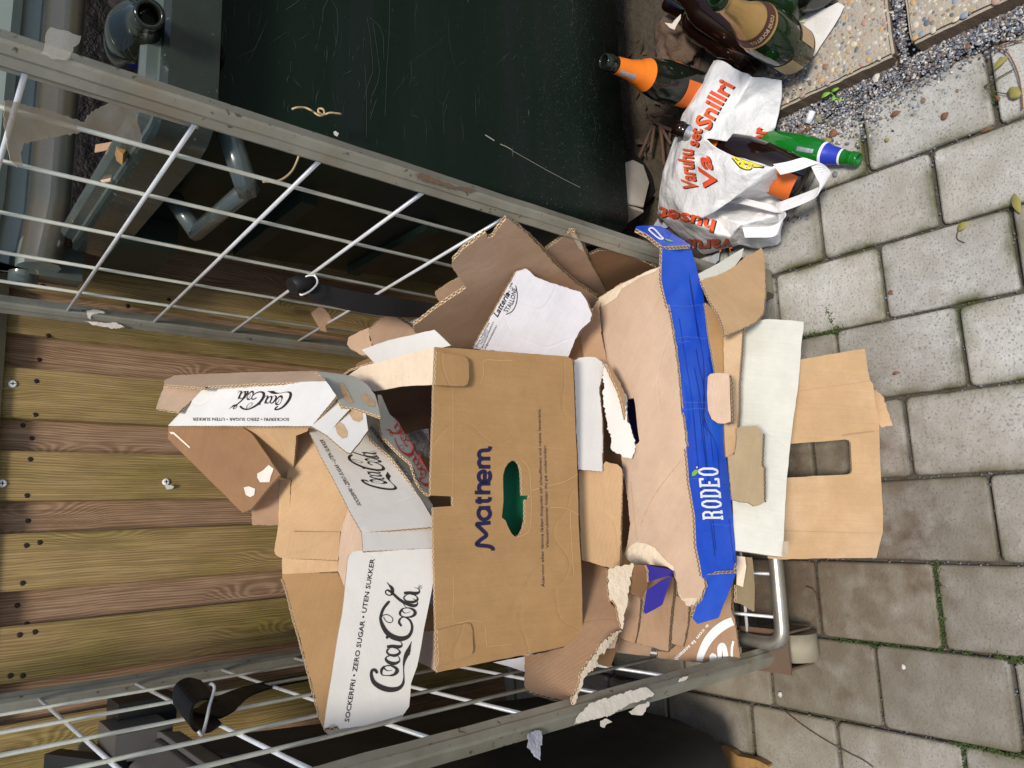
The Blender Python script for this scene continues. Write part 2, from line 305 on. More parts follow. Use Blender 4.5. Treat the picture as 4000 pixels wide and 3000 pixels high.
M['goldlabel'] = mat('cream_gold_label', (.52, .42, .26), .5, col2=(.35, .22, .10), nscale=12, bump=.1)
M['maroon'] = mat('maroon_band', (.06, .02, .015), .5, bump=0)
M['foil'] = mat('silver_foil', (.6, .6, .6), .3, .8, bump=.6, bscale=60)
M['bluelabel'] = mat('blue_neck_label', (.02, .04, .38), .35, bump=0)
M['whitelabel'] = mat('white_paper_label', (.68, .70, .76), .6, bump=.1)
M['greenlabel'] = mat('pale_green_label', (.62, .68, .52), .6, bump=.1)

# ------------------------------------------------------------------ object helpers
def tag(o, label=None, cat=None, group=None, kind=None):
    if label: o['label'] = label
    if cat: o['category'] = cat
    if group: o['group'] = group
    if kind: o['kind'] = kind
    return o
def empty(name, loc=(0, 0, 0), label=None, cat=None, group=None):
    o = bpy.data.objects.new(name, None); COL.objects.link(o); o.location = loc; o.empty_display_size = .05
    return tag(o, label, cat, group)
def link(name, me, parent=None):
    o = bpy.data.objects.new(name, me); COL.objects.link(o)
    if parent is not None:
        o.parent = parent
        q = parent; off = Vector((0, 0, 0))
        while q is not None: off += q.location; q = q.parent
        o.location = -off
    return o
def recentre(o, c=None):
    """put an unparented mesh's origin at its own centre"""
    me = o.data; c = c or sum((v.co for v in me.vertices), Vector())/len(me.vertices)
    me.transform(Matrix.Translation(-c)); o.location = c; return o
def from_bm(name, bm, mats, parent=None, smooth=False):
    me = bpy.data.meshes.new(name); bm.to_mesh(me); bm.free()
    for k in (mats if isinstance(mats, (list, tuple)) else [mats]): me.materials.append(M[k] if isinstance(k, str) else k)
    if smooth: me.polygons.foreach_set('use_smooth', [True]*len(me.polygons))
    o = link(name, me, parent)
    if parent is None: recentre(o)
    return o
def pydata(name, vs, fs, mats, parent=None, smooth=False):
    bm = bmesh.new(); v = [bm.verts.new(p) for p in vs]
    for f in fs:
        try: bm.faces.new([v[i] for i in f])
        except ValueError: pass
    return from_bm(name, bm, mats, parent, smooth)
def add_box(bm, c, sx, sy, sz, rot=None, mi=0):
    r = rot or Matrix.Identity(3)
    vs = [bm.verts.new(Vector(c)+r @ Vector((x*sx/2, y*sy/2, z*sz/2))) for x in (-1, 1) for y in (-1, 1) for z in (-1, 1)]
    for f in ((0, 1, 3, 2), (4, 6, 7, 5), (0, 4, 5, 1), (2, 3, 7, 6), (0, 2, 6, 4), (1, 5, 7, 3)):
        bm.faces.new([vs[i] for i in f]).material_index = mi
def add_tube(bm, pts, r, n=10, cap=True, mi=0, rs=None):
    pts = [Vector(p) for p in pts]; rings = []; prev = None
    for i, p in enumerate(pts):
        t = (pts[min(i+1, len(pts)-1)]-pts[max(i-1, 0)]).normalized()
        if prev is None: a = t.orthogonal().normalized()
        else: a = (prev - t*prev.dot(t)).normalized()
        prev = a; b = t.cross(a); rr = rs[i] if rs else r
        rings.append([bm.verts.new(p+(a*math.cos(k*math.tau/n)+b*math.sin(k*math.tau/n))*rr) for k in range(n)])
    for i in range(len(rings)-1):
        for k in range(n):
            f = bm.faces.new((rings[i][k], rings[i][(k+1) % n], rings[i+1][(k+1) % n], rings[i+1][k])); f.smooth = True; f.material_index = mi
    if cap:
        bm.faces.new(rings[0][::-1]).material_index = mi; bm.faces.new(rings[-1]).material_index = mi
def tube(name, pts, r, m_, parent=None, n=10, rs=None):
    bm = bmesh.new(); add_tube(bm, pts, r, n, rs=rs); return from_bm(name, bm, m_, parent)
def smooth_path(pts, k=6):
    P = [Vector(p) for p in pts]; out = []
    for i in range(len(P)-1):
        p0, p1, p2, p3 = P[max(i-1, 0)], P[i], P[i+1], P[min(i+2, len(P)-1)]
        for j in range(k):
            t = j/k
            out.append(.5*((2*p1)+(p2-p0)*t+(2*p0-5*p1+4*p2-p3)*t*t+(3*p1-p0-3*p2+p3)*t**3))
    out.append(P[-1]); return out
def inside(p, poly):
    c = False; j = len(poly)-1
    for i in range(len(poly)):
        a, b = poly[i], poly[j]
        if (a[1] > p[1]) != (b[1] > p[1]) and p[0] < (b[0]-a[0])*(p[1]-a[1])/(b[1]-a[1])+a[0]: c = not c
        j = i
    return c
BV = {}
WARP = 5.
def sheet(name, pts, anchors, front, back=None, t=.004, parent=None, holes=(), torn=0, amp=.0012, label=None, cat=None, group=None, uvrot=0, step=None, edge='edge', curl=0):
    """a board: outline (photo pixels) laid on the plane through three anchor points, given real thickness, ragged cut edges and a slight warp"""
    a, b, c = [Vector(x) if isinstance(x, Vector) else A(*x) for x in anchors]
    n = (b-a).cross(c-a).normalized()
    if n.dot(CAM-a) < 0: n = -n
    u = (b-a).normalized(); v = n.cross(u)
    if uvrot: u, v = u*math.cos(uvrot)+v*math.sin(uvrot), v*math.cos(uvrot)-u*math.sin(uvrot)
    rnd = random.Random(hash(name) % 1000+int(pts[0][0]))
    rnd = random.Random(int(pts[0][0]*7+pts[0][1]*3+len(pts)))
    def loop(pp, tr):
        w_ = [PP(p, a, n)-a for p in pp]; w2 = [Vector((q.dot(u), q.dot(v))) for q in w_]
        out = []; K = len(w2)
        for i in range(K):
            p, q = w2[i], w2[(i+1) % K]; L_ = (q-p).length; dn = Vector(((q-p).y, -(q-p).x)).normalized() if L_ > 1e-6 else Vector((0, 0))
            k = max(1, int(L_/(.003 if tr else .012)))
            out.append(p)
            for j in range(1, k):
                out.append(p.lerp(q, j/k)+dn*(rnd.uniform(-1, 1)*(tr*.8 if tr else .0004)+(noise.noise(Vector((p.lerp(q, j/k).x*90, p.lerp(q, j/k).y*90, 3)))*tr*1.6 if tr else 0)))
        return out
    out = loop(pts, torn); hl = [loop(h, 0) for h in holes]
    xs = [p.x for p in out]; ys = [p.y for p in out]
    size = max(max(xs)-min(xs), max(ys)-min(ys)); st = step or max(size/22, .009)
    V = list(out); E = [(i, (i+1) % len(out)) for i in range(len(out))]
    for h in hl:
        o0 = len(V); V += h; E += [(o0+i, o0+(i+1) % len(h)) for i in range(len(h))]
    ot = [tuple(p) for p in out]; ht = [[tuple(p) for p in h] for h in hl]
    x = min(xs)+st/2
    while x < max(xs):
        y = min(ys)+st/2
        while y < max(ys):
            p = (x+rnd.uniform(-.2, .2)*st, y+rnd.uniform(-.2, .2)*st)
            if inside(p, ot) and not any(inside(p, h) for h in ht): V.append(Vector(p))
            y += st
        x += st
    cv, _, cf, _, _, _ = delaunay_2d_cdt(V, E, [], 0, 1e-6)
    F = []
    for f in cf:
        g = ((cv[f[0]].x+cv[f[1]].x+cv[f[2]].x)/3, (cv[f[0]].y+cv[f[1]].y+cv[f[2]].y)/3)
        if inside(g, ot) and not any(inside(g, h) for h in ht): F.append(f)
    bm = bmesh.new(); uvl = bm.loops.layers.uv.new('UVMap')
    FV, BKV = [], []
    for p in cv:
        q = a+u*p.x+v*p.y
        d = noise.noise_vector(q*WARP)*amp*1.6 + noise.noise_vector(q*WARP*4)*amp*.25
        if curl: d += n*curl*math.sin(p.x*9+1)*.5
        FV.append(bm.verts.new(q+d)); BKV.append(bm.verts.new(q+d-n*t))
    cnt = {}
    flip = None
    for f in F:
        f = list(f)
        fc = bm.faces.new([FV[i] for i in f]); fc.normal_update()
        if fc.normal.dot(n) < 0: fc.normal_flip(); f = f[::-1]
        fc.material_index = 0; fc.smooth = True
        for l in fc.loops:
            i = FV.index(l.vert) if False else None
        fb = bm.faces.new([BKV[i] for i in f[::-1]]); fb.material_index = 1; fb.smooth = True
        for (fc_, order) in ((fc, f), (fb, f[::-1])):
            m_ = {}
            for i in f: m_[FV[i]] = i; m_[BKV[i]] = i
            for l in fc_.loops: l[uvl].uv = cv[m_[l.vert]][:]
        for i in range(3):
            e = (f[i], f[(i+1) % 3]); cnt[e] = cnt.get(e, 0)+1
    for (i, j) in list(cnt):
        if (j, i) not in cnt:
            fc = bm.faces.new((FV[j], FV[i], BKV[i], BKV[j])); fc.material_index = 2
            for e_ in fc.edges: e_.smooth = False
            # running length along the cut, taken from position so flutes do not jump
            p, q = cv[i], cv[j]; s0 = (p.x+p.y*.8); s1 = (q.x+q.y*.8)
            k = 0 if abs(s1-s0) > .35*(p-q).length else 1
            if k: s0, s1 = p.x-p.y, q.x-q.y
            for l, uv in zip(fc.loops, ((s1, 0), (s0, 0), (s0, 1), (s1, 1))): l[uvl].uv = uv
    loose = [v_ for v_ in bm.verts if not v_.link_faces]
    bmesh.ops.delete(bm, geom=loose, context='VERTS')
    bm.normal_update()
    bt = bmesh.new(); fvset = [f for f in bm.faces if f.material_index == 0]
    polys = []; vv = []; ix = {}
    for f in fvset:
        ff = []
        for v_ in f.verts:
            if v_ not in ix: ix[v_] = len(vv); vv.append(v_.co.copy())
            ff.append(ix[v_])
        polys.append(ff)
    bt.free()
    tree = BVHTree.FromPolygons(vv, polys)
    o = from_bm(name, bm, [front, back or front, edge], parent)
    BV[o.name] = (tree, a, n)
    tag(o, label, cat, group)
    return o
def surf(o, p, off=.0006):
    tree, a, n = BV[o.name]
    d = ray(p); h = tree.ray_cast(CAM, d)
    if h[0] is not None:
        nn = h[1] if h[1].dot(d) < 0 else -h[1]
        return h[0]+n*off
    return PP(p, a, n)+n*off
def cut_edge(o, pts, off, t=.006):
    """the visible corrugated thickness along one side of a board"""
    tree, a, n = BV[o.name]; P = []
    V2 = [Vector(p) for p in pts]
    for i in range(len(V2)-1):
        k = max(1, int((V2[i+1]-V2[i]).length/10)); P += [V2[i].lerp(V2[i+1], j/k) for j in range(k)]
    P.append(V2[-1]); rg_ = random.Random(int(pts[0][0])); bm = bmesh.new(); uvl = bm.loops.layers.uv.new('UVMap'); prev = None; L_ = 0
    for p in P:
        j = rg_.uniform(-.7, .7); f_ = surf(o, (p.x, p.y), .0003); w_ = rg_.uniform(.85, 1.15)
        b_ = PP((p.x+off[0]*w_+j, p.y+off[1]*w_+j), a-n*t, n)
        cur = (bm.verts.new(f_), bm.verts.new(b_))
        if prev:
            d_ = (cur[0].co-prev[0].co).length; fc = bm.faces.new((prev[0], cur[0], cur[1], prev[1]))
            for l, uv in zip(fc.loops, ((L_, 0), (L_+d_, 0), (L_+d_, 1), (L_, 1))): l[uvl].uv = uv
            L_ += d_
        prev = cur
    return from_bm('cut_edge', bm, 'edge', o)
_tc = {}
def text_shape(s, bold=0., shear=0):
    key = (s, bold, shear)
    if key in _tc: return _tc[key]
    cu = bpy.data.curves.new('t', 'FONT'); cu.body = s; cu.size = 1; cu.offset = bold; cu.shear = shear; cu.resolution_u = 2
    o = bpy.data.objects.new('t', cu); COL.objects.link(o)
    bpy.context.view_layer.update()
    me = bpy.data.meshes.new_from_object(o.evaluated_get(bpy.context.evaluated_depsgraph_get()))
    vs = [(v.co.x, v.co.y) for v in me.vertices]; fs = [tuple(p.vertices) for p in me.polygons]
    COL.objects.unlink(o); bpy.data.objects.remove(o); bpy.data.curves.remove(cu); bpy.data.meshes.remove(me)
    x0 = min(v[0] for v in vs); x1 = max(v[0] for v in vs)
    vs = [((x-x0)/(x1-x0), y/.7) for x, y in vs]
    _tc[key] = (vs, fs); return vs, fs
def lettering(target, s, start, end, top, m_, bold=0., shear=0, name='lettering', curve=0, off=.0006):
    """printed words: start and end of the baseline and the cap height vector, in photo pixels"""
    vs, fs = text_shape(s, bold, shear); P = []
    for x, y in vs:
        c_ = curve*4*x*(1-x)
        P.append(surf(target, (start[0]+(end[0]-start[0])*x+top[0]*(y+c_), start[1]+(end[1]-start[1])*x+top[1]*(y+c_)), off))
    return pydata(name, P, fs, m_, target)
def print_poly(target, pts, m_, name='print', off=.0006, dense=True):
    P = [Vector(p) for p in pts]
    if dense:
        Q = []
        for i in range(len(P)):
            a_, b_ = P[i], P[(i+1) % len(P)]; k = max(1, int((b_-a_).length/14))
            Q += [a_.lerp(b_, j/k) for j in range(k)]
        P = Q
    xs = [p.x for p in P]; ys = [p.y for p in P]; V = list(P); st = 16; ot = [tuple(p) for p in P]
    x = min(xs)+st/2
    while x < max(xs):
        y = min(ys)+st/2
        while y < max(ys):
            if inside((x, y), ot): V.append(Vector((x, y)))
            y += st
        x += st
    cv, _, cf, _, _, _ = delaunay_2d_cdt(V, [(i, (i+1) % len(P)) for i in range(len(P))], [], 0, 1e-6)
    F = [f for f in cf if inside((sum(cv[i].x for i in f)/3, sum(cv[i].y for i in f)/3), ot)]
    return pydata(name, [surf(target, c_, off) for c_ in cv], F, m_, target)
def strokes(target, lines, aff, m_, name='logo', off=.0007):
    """pen strokes with swelling width; aff maps drawing units to photo pixels"""
    vs, fs = [], []
    for ln in lines:
        pts = smooth_path([Vector((p[0], p[1], p[2])) for p in ln], 6)
        L_ = []
        for i, p in enumerate(pts):
            t = (pts[min(i+1, len(pts)-1)]-pts[max(i-1, 0)]); t.z = 0
            if t.length < 1e-6: t = Vector((1, 0, 0))
            t.normalize(); nn = Vector((-t.y, t.x, 0))*max(p.z, .8)*(1.25 if p.z > 9 else 1)/2
            L_.append((len(vs), len(vs)+1)); vs += [(p.x+nn.x, p.y+nn.y), (p.x-nn.x, p.y-nn.y)]
        for i in range(len(L_)-1): fs.append((L_[i][0], L_[i][1], L_[i+1][1], L_[i+1][0]))
    return pydata(name, [surf(target, aff(v), off) for v in vs], fs, m_, target)
def affine(src, dst):
    (x0, y0), (x1, y1), (x2, y2) = src
    det = (x1-x0)*(y2-y0)-(x2-x0)*(y1-y0)
    def f(p):
        a_ = ((p[0]-x0)*(y2-y0)-(x2-x0)*(p[1]-y0))/det; b_ = ((x1-x0)*(p[1]-y0)-(p[0]-x0)*(y1-y0))/det
        return (dst[0][0]+a_*(dst[1][0]-dst[0][0])+b_*(dst[2][0]-dst[0][0]), dst[0][1]+a_*(dst[1][1]-dst[0][1])+b_*(dst[2][1]-dst[0][1]))
    return f
def ribbon(name, pts, wv, m_, parent=None, t=.0015):
    """a strap: centre points and half-width vectors, with thickness"""
    bm = bmesh.new(); rows = []
    P = smooth_path(pts, 5); W = smooth_path(wv, 5)
    for i, (p, w_) in enumerate(zip(P, W)):
        tg = (P[min(i+1, len(P)-1)]-P[max(i-1, 0)]).normalized(); nn = tg.cross(w_).normalized()*t/2
        rows.append([bm.verts.new(p+w_+nn), bm.verts.new(p-w_+nn), bm.verts.new(p-w_-nn), bm.verts.new(p+w_-nn)])
    for i in range(len(rows)-1):
        for k in range(4): bm.faces.new((rows[i][k], rows[i][(k+1) % 4], rows[i+1][(k+1) % 4], rows[i+1][k]))
    bm.faces.new(rows[0][::-1]); bm.faces.new(rows[-1])
    return from_bm(name, bm, m_, parent)

# ================================================================== THE SETTING
pv = empty('pavement', (0, 0, 0)); tag(pv, kind='structure')
g = bpy.data.meshes.new('ground'); bm = bmesh.new()
for f_ in [((-30, -30), (30, 30))]:
    bmesh.ops.create_grid(bm, x_segments=60, y_segments=60, size=30)
for v_ in bm.verts: v_.co.z = -.013
bm.to_mesh(g); bm.free(); g.materials.append(M['sand']); go = link('ground', g); tag(go, kind='structure')
PW, GAP = .143, .0055
def paver_mesh(Lx, Ly):
    bm = bmesh.new(); lay = bm.verts.layers.float.new('rim')
    def ringv(inset, z, r, val):
        out = []
        for cx, cy, a0 in ((1, 1, 0), (-1, 1, 90), (-1, -1, 180), (1, -1, 270)):
            for k in range(3):
                a_ = R(a0+k*45); x = cx*(Lx/2-inset-r)+math.cos(a_)*r; y = cy*(Ly/2-inset-r)+math.sin(a_)*r
                v_ = bm.verts.new((x, y, z)); v_[lay] = val; out.append(v_)
        return out
    rr = [ringv(0, -.05, .008, 1), ringv(0, -.005, .008, 1), ringv(.0015, -.0015, .008, 1), ringv(.004, 0, .007, .8), ringv(.014, 0, .005, .22), ringv(.03, 0, .004, 0)]
    for a_, b_ in zip(rr, rr[1:]):
        for k in range(12):
            f = bm.faces.new((a_[k], a_[(k+1) % 12], b_[(k+1) % 12], b_[k]))
    bm.faces.new(rr[-1])
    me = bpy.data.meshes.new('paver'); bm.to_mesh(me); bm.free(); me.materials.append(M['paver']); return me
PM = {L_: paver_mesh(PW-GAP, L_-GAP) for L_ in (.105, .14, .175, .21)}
known = {4: [.322, .54], 3: [.428, .64], 2: [.325, .535, .745], 1: [.422, .632], 0: [.527], -1: [.411], -2: [.511, .721], -3: [.416, .626, .836], -4: [.502, .712]}
joints = []
rp = random.Random(3)
for k in range(-12, 5):
    xc = .036+PW*k+PW/2
    kn_ = known.get(k, [.3+rp.random()*.2])
    ys = list(kn_); 
    while ys[0] > -.6: ys.insert(0, ys[0]-rp.choice((.21, .21, .14, .175)))
    while ys[-1] < 2.05: ys.append(ys[-1]+rp.choice((.21, .21, .14, .175)))
    for a_, b_ in zip(ys, ys[1:]):
        if k == 4 and b_ > .80: continue
        L_ = min(PM, key=lambda q: abs(q-(b_-a_)))
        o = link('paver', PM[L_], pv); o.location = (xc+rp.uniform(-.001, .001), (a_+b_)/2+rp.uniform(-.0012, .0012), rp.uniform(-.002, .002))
        o.rotation_euler = (rp.uniform(-.008, .008), rp.uniform(-.008, .008), rp.uniform(-.006, .006))
        joints.append((xc, a_, b_))
# loose grit and gravel
def stones(name, spots, mats, seed, kind='stuff'):
    rg = random.Random(seed); bm = bmesh.new()
    base = bmesh.new(); bmesh.ops.create_icosphere(base, subdivisions=1, radius=1)
    bv = [v_.co.copy() for v_ in base.verts]; bf = [[v_.index for v_ in f.verts] for f in base.faces]; base.free()
    for (x, y, z, r) in spots:
        rot = Matrix.Rotation(rg.random()*6.28, 3, 'Z') @ Matrix.Rotation(rg.random()*6.28, 3, 'X'); sc = Vector((r*rg.uniform(.7, 1.3), r*rg.uniform(.6, 1.1), r*rg.uniform(.45, .8)))
        jj = [Vector((q.x*sc.x, q.y*sc.y, q.z*sc.z))*rg.uniform(.8, 1.15) for q in bv]
        vv = [bm.verts.new(Vector((x, y, z))+rot @ q) for q in jj]; mi = rg.randrange(len(mats))
        for f in bf: bm.faces.new([vv[i] for i in f]).material_index = mi
    me = bpy.data.meshes.new(name); bm.to_mesh(me); bm.free()
    for m_ in mats: me.materials.append(m_)
    o = link(name, me); return tag(o, kind=kind)
GM = [flat('grey_chip', (.15, .16, .18)), flat('light_chip', (.28, .29, .32)), flat('dark_chip', (.06, .06, .07)), flat('blue_grey_chip', (.15, .18, .23)), flat('brown_chip', (.17, .12, .09)), flat('pale_chip', (.5, .47, .43))]
sp = []
for (xc, a_, b_) in joints:
    if xc < -.9 or a_ > 1.2 or b_ < .1: continue
    for _ in range(22):
        sp.append((xc+PW/2+rp.gauss(0, .0022), rp.uniform(a_, b_), -.006+rp.random()*.004, rp.uniform(.0009, .0022)))
    for _ in range(14):
        sp.append((xc+rp.uniform(-.5, .5)*PW, b_+rp.gauss(0, .0022), -.006+rp.random()*.004, rp.uniform(.0009, .0022)))
    for _ in range(6):
        sp.append((xc+rp.uniform(-.5, .5)*PW, rp.uniform(a_, b_), .001, rp.uniform(.0005, .0011)))
tag(stones('joint_grit', sp, [GM[0], GM[2], GM[4], GM[2], GM[4], GM[3]], 4), 'fine grit in the joints between the grey pavers')
sp = []
for _ in range(7000):
    y = rp.uniform(.16, .80); wd = .030+.028*max(0, 1-abs(y-.52)/.16)+(.02 if y > .5 else 0)
    x = .792-abs(rp.gauss(0, wd*.75)); 
    if x < .66: continue
    sp.append((x, y, .002+rp.random()*.006*(1 if x > .74 else .3), rp.uniform(.0014, .0036)))
for _ in range(700): sp.append((.9+rp.gauss(0, .07), .437+rp.gauss(0, .005), .028+rp.random()*.008, rp.uniform(.002, .004)))
for _ in range(900): sp.append((rp.uniform(.55, .80), rp.uniform(.66, .95), .002+rp.random()*.004, rp.uniform(.0014, .004)))
for _ in range(500): sp.append((rp.uniform(.80, 1.02), rp.uniform(.60, .80), .050, rp.uniform(.0014, .0038)))
tag(stones('gravel', sp, GM, 5), 'loose blue grey gravel along the pebble slabs')
# moss clumps in some joints
sp = []
for (xa, ya, xb, yb) in ((-.252, .46, -.252, .70), (-.252, .36, -.252, .44), (-.105, .505, -.25, .515), (.18, .58, .18, .68), (.325, .62, .325, .76), (-.395, .40, -.395, .52), (.035, .6, .035, .68), (.32, .63, .37, .645), (-.395, .505, -.54, .505)):
    for _ in range(260):
        t = rp.random(); sp.append((xa+(xb-xa)*t+rp.gauss(0, .0035)+.004*noise.noise(Vector((t*9, xa*50, ya))), ya+(yb-ya)*t+rp.gauss(0, .0035), -.004+rp.random()*.003, rp.uniform(.0012, .0026)))
tag(stones('moss', sp, [M['moss'], flat('dark_moss', (.03, .045, .012), .95)], 6), 'moss growing in the paver joints')
# dark soil under the bins
bm = bmesh.new(); bmesh.ops.create_grid(bm, x_segments=50, y_segments=40, size=1)
for v_ in bm.verts:
    v_.co = Vector((1.5+v_.co.x*.95, 1.45+v_.co.y*.66, 0)); v_.co.z = .004+abs(noise.noise(v_.co*9))*.03+ (.02 if v_.co.x > .95 else 0)
so_ = from_bm('soil', bm, 'earth', smooth=True); tag(so_, kind='structure')

# pebble slabs (exposed aggregate) : top, side, pebbles
def slab(x0, x1, y0, y1, label, yaw=0, grp='pebble concrete slabs edging the paving'):
    t = empty('concrete_slab', ((x0+x1)/2, (y0+y1)/2, 0), label, 'slab', grp)
    bm = bmesh.new(); bmesh.ops.create_cube(bm, size=1)
    bmesh.ops.scale(bm, vec=(x1-x0, y1-y0, .055), verts=bm.verts); bmesh.ops.translate(bm, vec=((x0+x1)/2, (y0+y1)/2, .0175), verts=bm.verts)
    bmesh.ops.bevel(bm, geom=[e for e in bm.edges], offset=.005, segments=2, affect='EDGES')
    bmesh.ops.subdivide_edges(bm, edges=[e for e in bm.edges if e.calc_length() > .1], cuts=30, use_grid_fill=True)
    for f in bm.faces: f.material_index = 0 if f.normal.z > .5 else 1
    for v_ in bm.verts: v_.co += noise.noise_vector(v_.co*60)*.0018
    o = from_bm('slab_body', bm, ['concrete', 'slabedge'], t)
    rg = random.Random(int(y0*100)); pts_ = []; bm = bmesh.new()
    base = bmesh.new(); bmesh.ops.create_icosphere(base, subdivisions=2, radius=1); bv = [v_.co.copy() for v_ in base.verts]; bf = [[v_.index for v_ in f.verts] for f in base.faces]; base.free()
    cell_ = {}
    for _ in range(15000):
        x = rg.uniform(x0+.006, min(x1, x0+.42)-.006); y = rg.uniform(y0+.006, y1-.006); r = rg.choice((.003, .0035, .0045, .0055, .0068))*rg.uniform(.85, 1.15)
        kx, ky = int(x/.02), int(y/.02); ok = True
        for i in (-1, 0, 1):
            for j in (-1, 0, 1):
                for (a_, b_, c_) in cell_.get((kx+i, ky+j), ()):
                    if (a_-x)**2+(b_-y)**2 < (c_+r)**2*.80: ok = False
        if ok: cell_.setdefault((kx, ky), []).append((x, y, r)); pts_.append((x, y, r))
    for (x, y, r) in pts_:
        th = rg.random()*3.14; ca, sa = math.cos(th), math.sin(th); e = rg.uniform(.65, .95); mi = rg.randrange(9)
        vv = []
        for q in bv:
            qx, qy, qz = q.x*r*1.1, q.y*r*e, q.z*r*.35
            vv.append(bm.verts.new((x+qx*ca-qy*sa, y+qx*sa+qy*ca, .0445+qz)))
        for f in bf:
            if all(bv[i].z > -.3 for i in f):
                ff = bm.faces.new([vv[i] for i in f]); ff.smooth = True; ff.material_index = mi
    for v_ in [v_ for v_ in bm.verts if not v_.link_faces]: bm.verts.remove(v_)
    po = from_bm('pebbles', bm, PEB, t); tag(po, kind='stuff')
PEB = [flat('pebble_'+n_, c_, .6) for n_, c_ in (('grey', (.25, .25, .26)), ('slate', (.10, .115, .14)), ('ochre', (.42, .27, .12)), ('cream', (.5, .43, .31)), ('rose', (.34, .22, .18)),
       ('brown', (.22, .15, .10)), ('blue', (.20, .235, .28)), ('pale', (.44, .40, .34)), ('tan', (.36, .27, .17)))]
slab(.788, 1.5, .450, .80, 'speckled pebble slab under the loose wine bottles, touching the gold necked bottle')
slab(.792, 1.5, .02, .421, 'bare speckled pebble slab with only the corner joint behind it, at the top right')

# ------------------------------------------------------------------ fence
FA = R(9.39); FD = Vector((math.cos(FA), math.sin(FA), 0)); FN = Vector((math.sin(FA), -math.cos(FA), 0)); FO = Vector((0, 1.74, 0))
fence = empty('wooden_fence', (0, 1.74, 0), 'tall board fence of overlapping weathered vertical planks behind the cage trolley', 'fence')
def fs(px, py): return (PP((px, py), FO, FN)-FO).dot(FD)
ed = [('g', 1238, 1336, 0), ('r', 1336, 1446, 0)]
edges_x100 = [1028, 1143, 1238, 1318, 1446+4, 1644, 1771, 1963, 2090, 2309, 2443, 2660]
ss = [fs(100, y) for y in edges_x100]
bounds = []      # (s_low, s_high, front?)
kinds = {0: 'r', 1: 'g', 2: 'r', 3: 'g', 4: 'r', 5: 'g'}
seq = list(zip(ss, ss[1:]))
fronts = [(ss[5], ss[4]), (ss[7], ss[6]), (ss[9], ss[8]), (ss[11], ss[10]), (ss[3], ss[2]), (ss[1], ss[0])]
pitch = (ss[4]-ss[10])/3; wid = ss[8]-ss[9]
s_ = ss[11]
for k in range(1, 16): fronts.append((ss[11]-pitch*k, ss[10]-pitch*k))
for k in range(1, 14): fronts.append((ss[1]+pitch*k, ss[0]+pitch*k))
fronts.sort()
FR_ = Matrix.Rotation(FA, 3, 'Z')
def plank(s0, s1, front, i):
    bm = bmesh.new(); th = .021; w_ = s1-s0; z0, z1 = -.02, 1.30 if front else 1.31
    bmesh.ops.create_cube(bm, size=1); bmesh.ops.scale(bm, vec=(w_, th, z1-z0), verts=bm.verts)
    bmesh.ops.bevel(bm, geom=[e for e in bm.edges if abs((e.verts[0].co-e.verts[1].co).z) > .5], offset=.0022, segments=2, affect='EDGES')
    me = bpy.data.meshes.new('plank'); bm.to_mesh(me); bm.free(); me.materials.append(M['woodgreen' if front else 'woodred'])
    o = link('plank', me, fence)
    p = FO+FD*((s0+s1)/2)-FN*(-th/2 if front else th/2+.0012)
    o.location = Vector((p.x, p.y, (z0+z1)/2))-fence.location; o.rotation_euler = (0, 0, FA+random.uniform(-.002, .002))
for i, (a_, b_) in enumerate(fronts):
    plank(a_, b_, True, i)
    if i+1 < len(fronts): plank(b_-.018, fronts[i+1][0]+.018, False, i)
bm = bmesh.new(); add_box(bm, FO-FN*.055+Vector((0, 0, .35)), 6.5, .05, .1, FR_); add_box(bm, FO-FN*.055+Vector((0, 0, 1.1)), 6.5, .05, .1, FR_); from_bm('back_rail', bm, 'woodred', fence)
M['caprail'] = mat('dark_olive_rail', (.028, .024, .012), .7, col2=(.05, .04, .02), nscale=12, stretch=(1, 1, 1), bump=.3)
bm = bmesh.new(); add_box(bm, FO+FN*.004+Vector((0, 0, 1.37)), 6.5, .056, .34, FR_); from_bm('cap_rail', bm, 'caprail', fence)
def screw_mesh(m1, r=.0050):
    bm = bmesh.new()
    prof = [(0, .001), (r*.75, .001), (r, 0), (r, -.003)]
    n = 14; rings = []
    for (q, z) in prof[1:]: rings.append([bm.verts.new((math.cos(k*math.tau/n)*q, -z, math.sin(k*math.tau/n)*q)) for k in range(n)])
    for a_, b_ in zip(rings, rings[1:]):
        for k in range(n): bm.faces.new((a_[k], a_[(k+1) % n], b_[(k+1) % n], b_[k]))
    bm.faces.new(rings[0])
    add_box(bm, (0, -.0012, 0), r*1.1, .0006, r*.22, mi=1); add_box(bm, (0, -.0014, 0), r*.22, .0006, r*1.1, mi=1)
    me = bpy.data.meshes.new('screw'); bm.to_mesh(me); bm.free(); me.materials.append(M[m1]); me.materials.append(M['ink']); return me
SM, WM = screw_mesh('screw'), screw_mesh('wscrew', .0075)
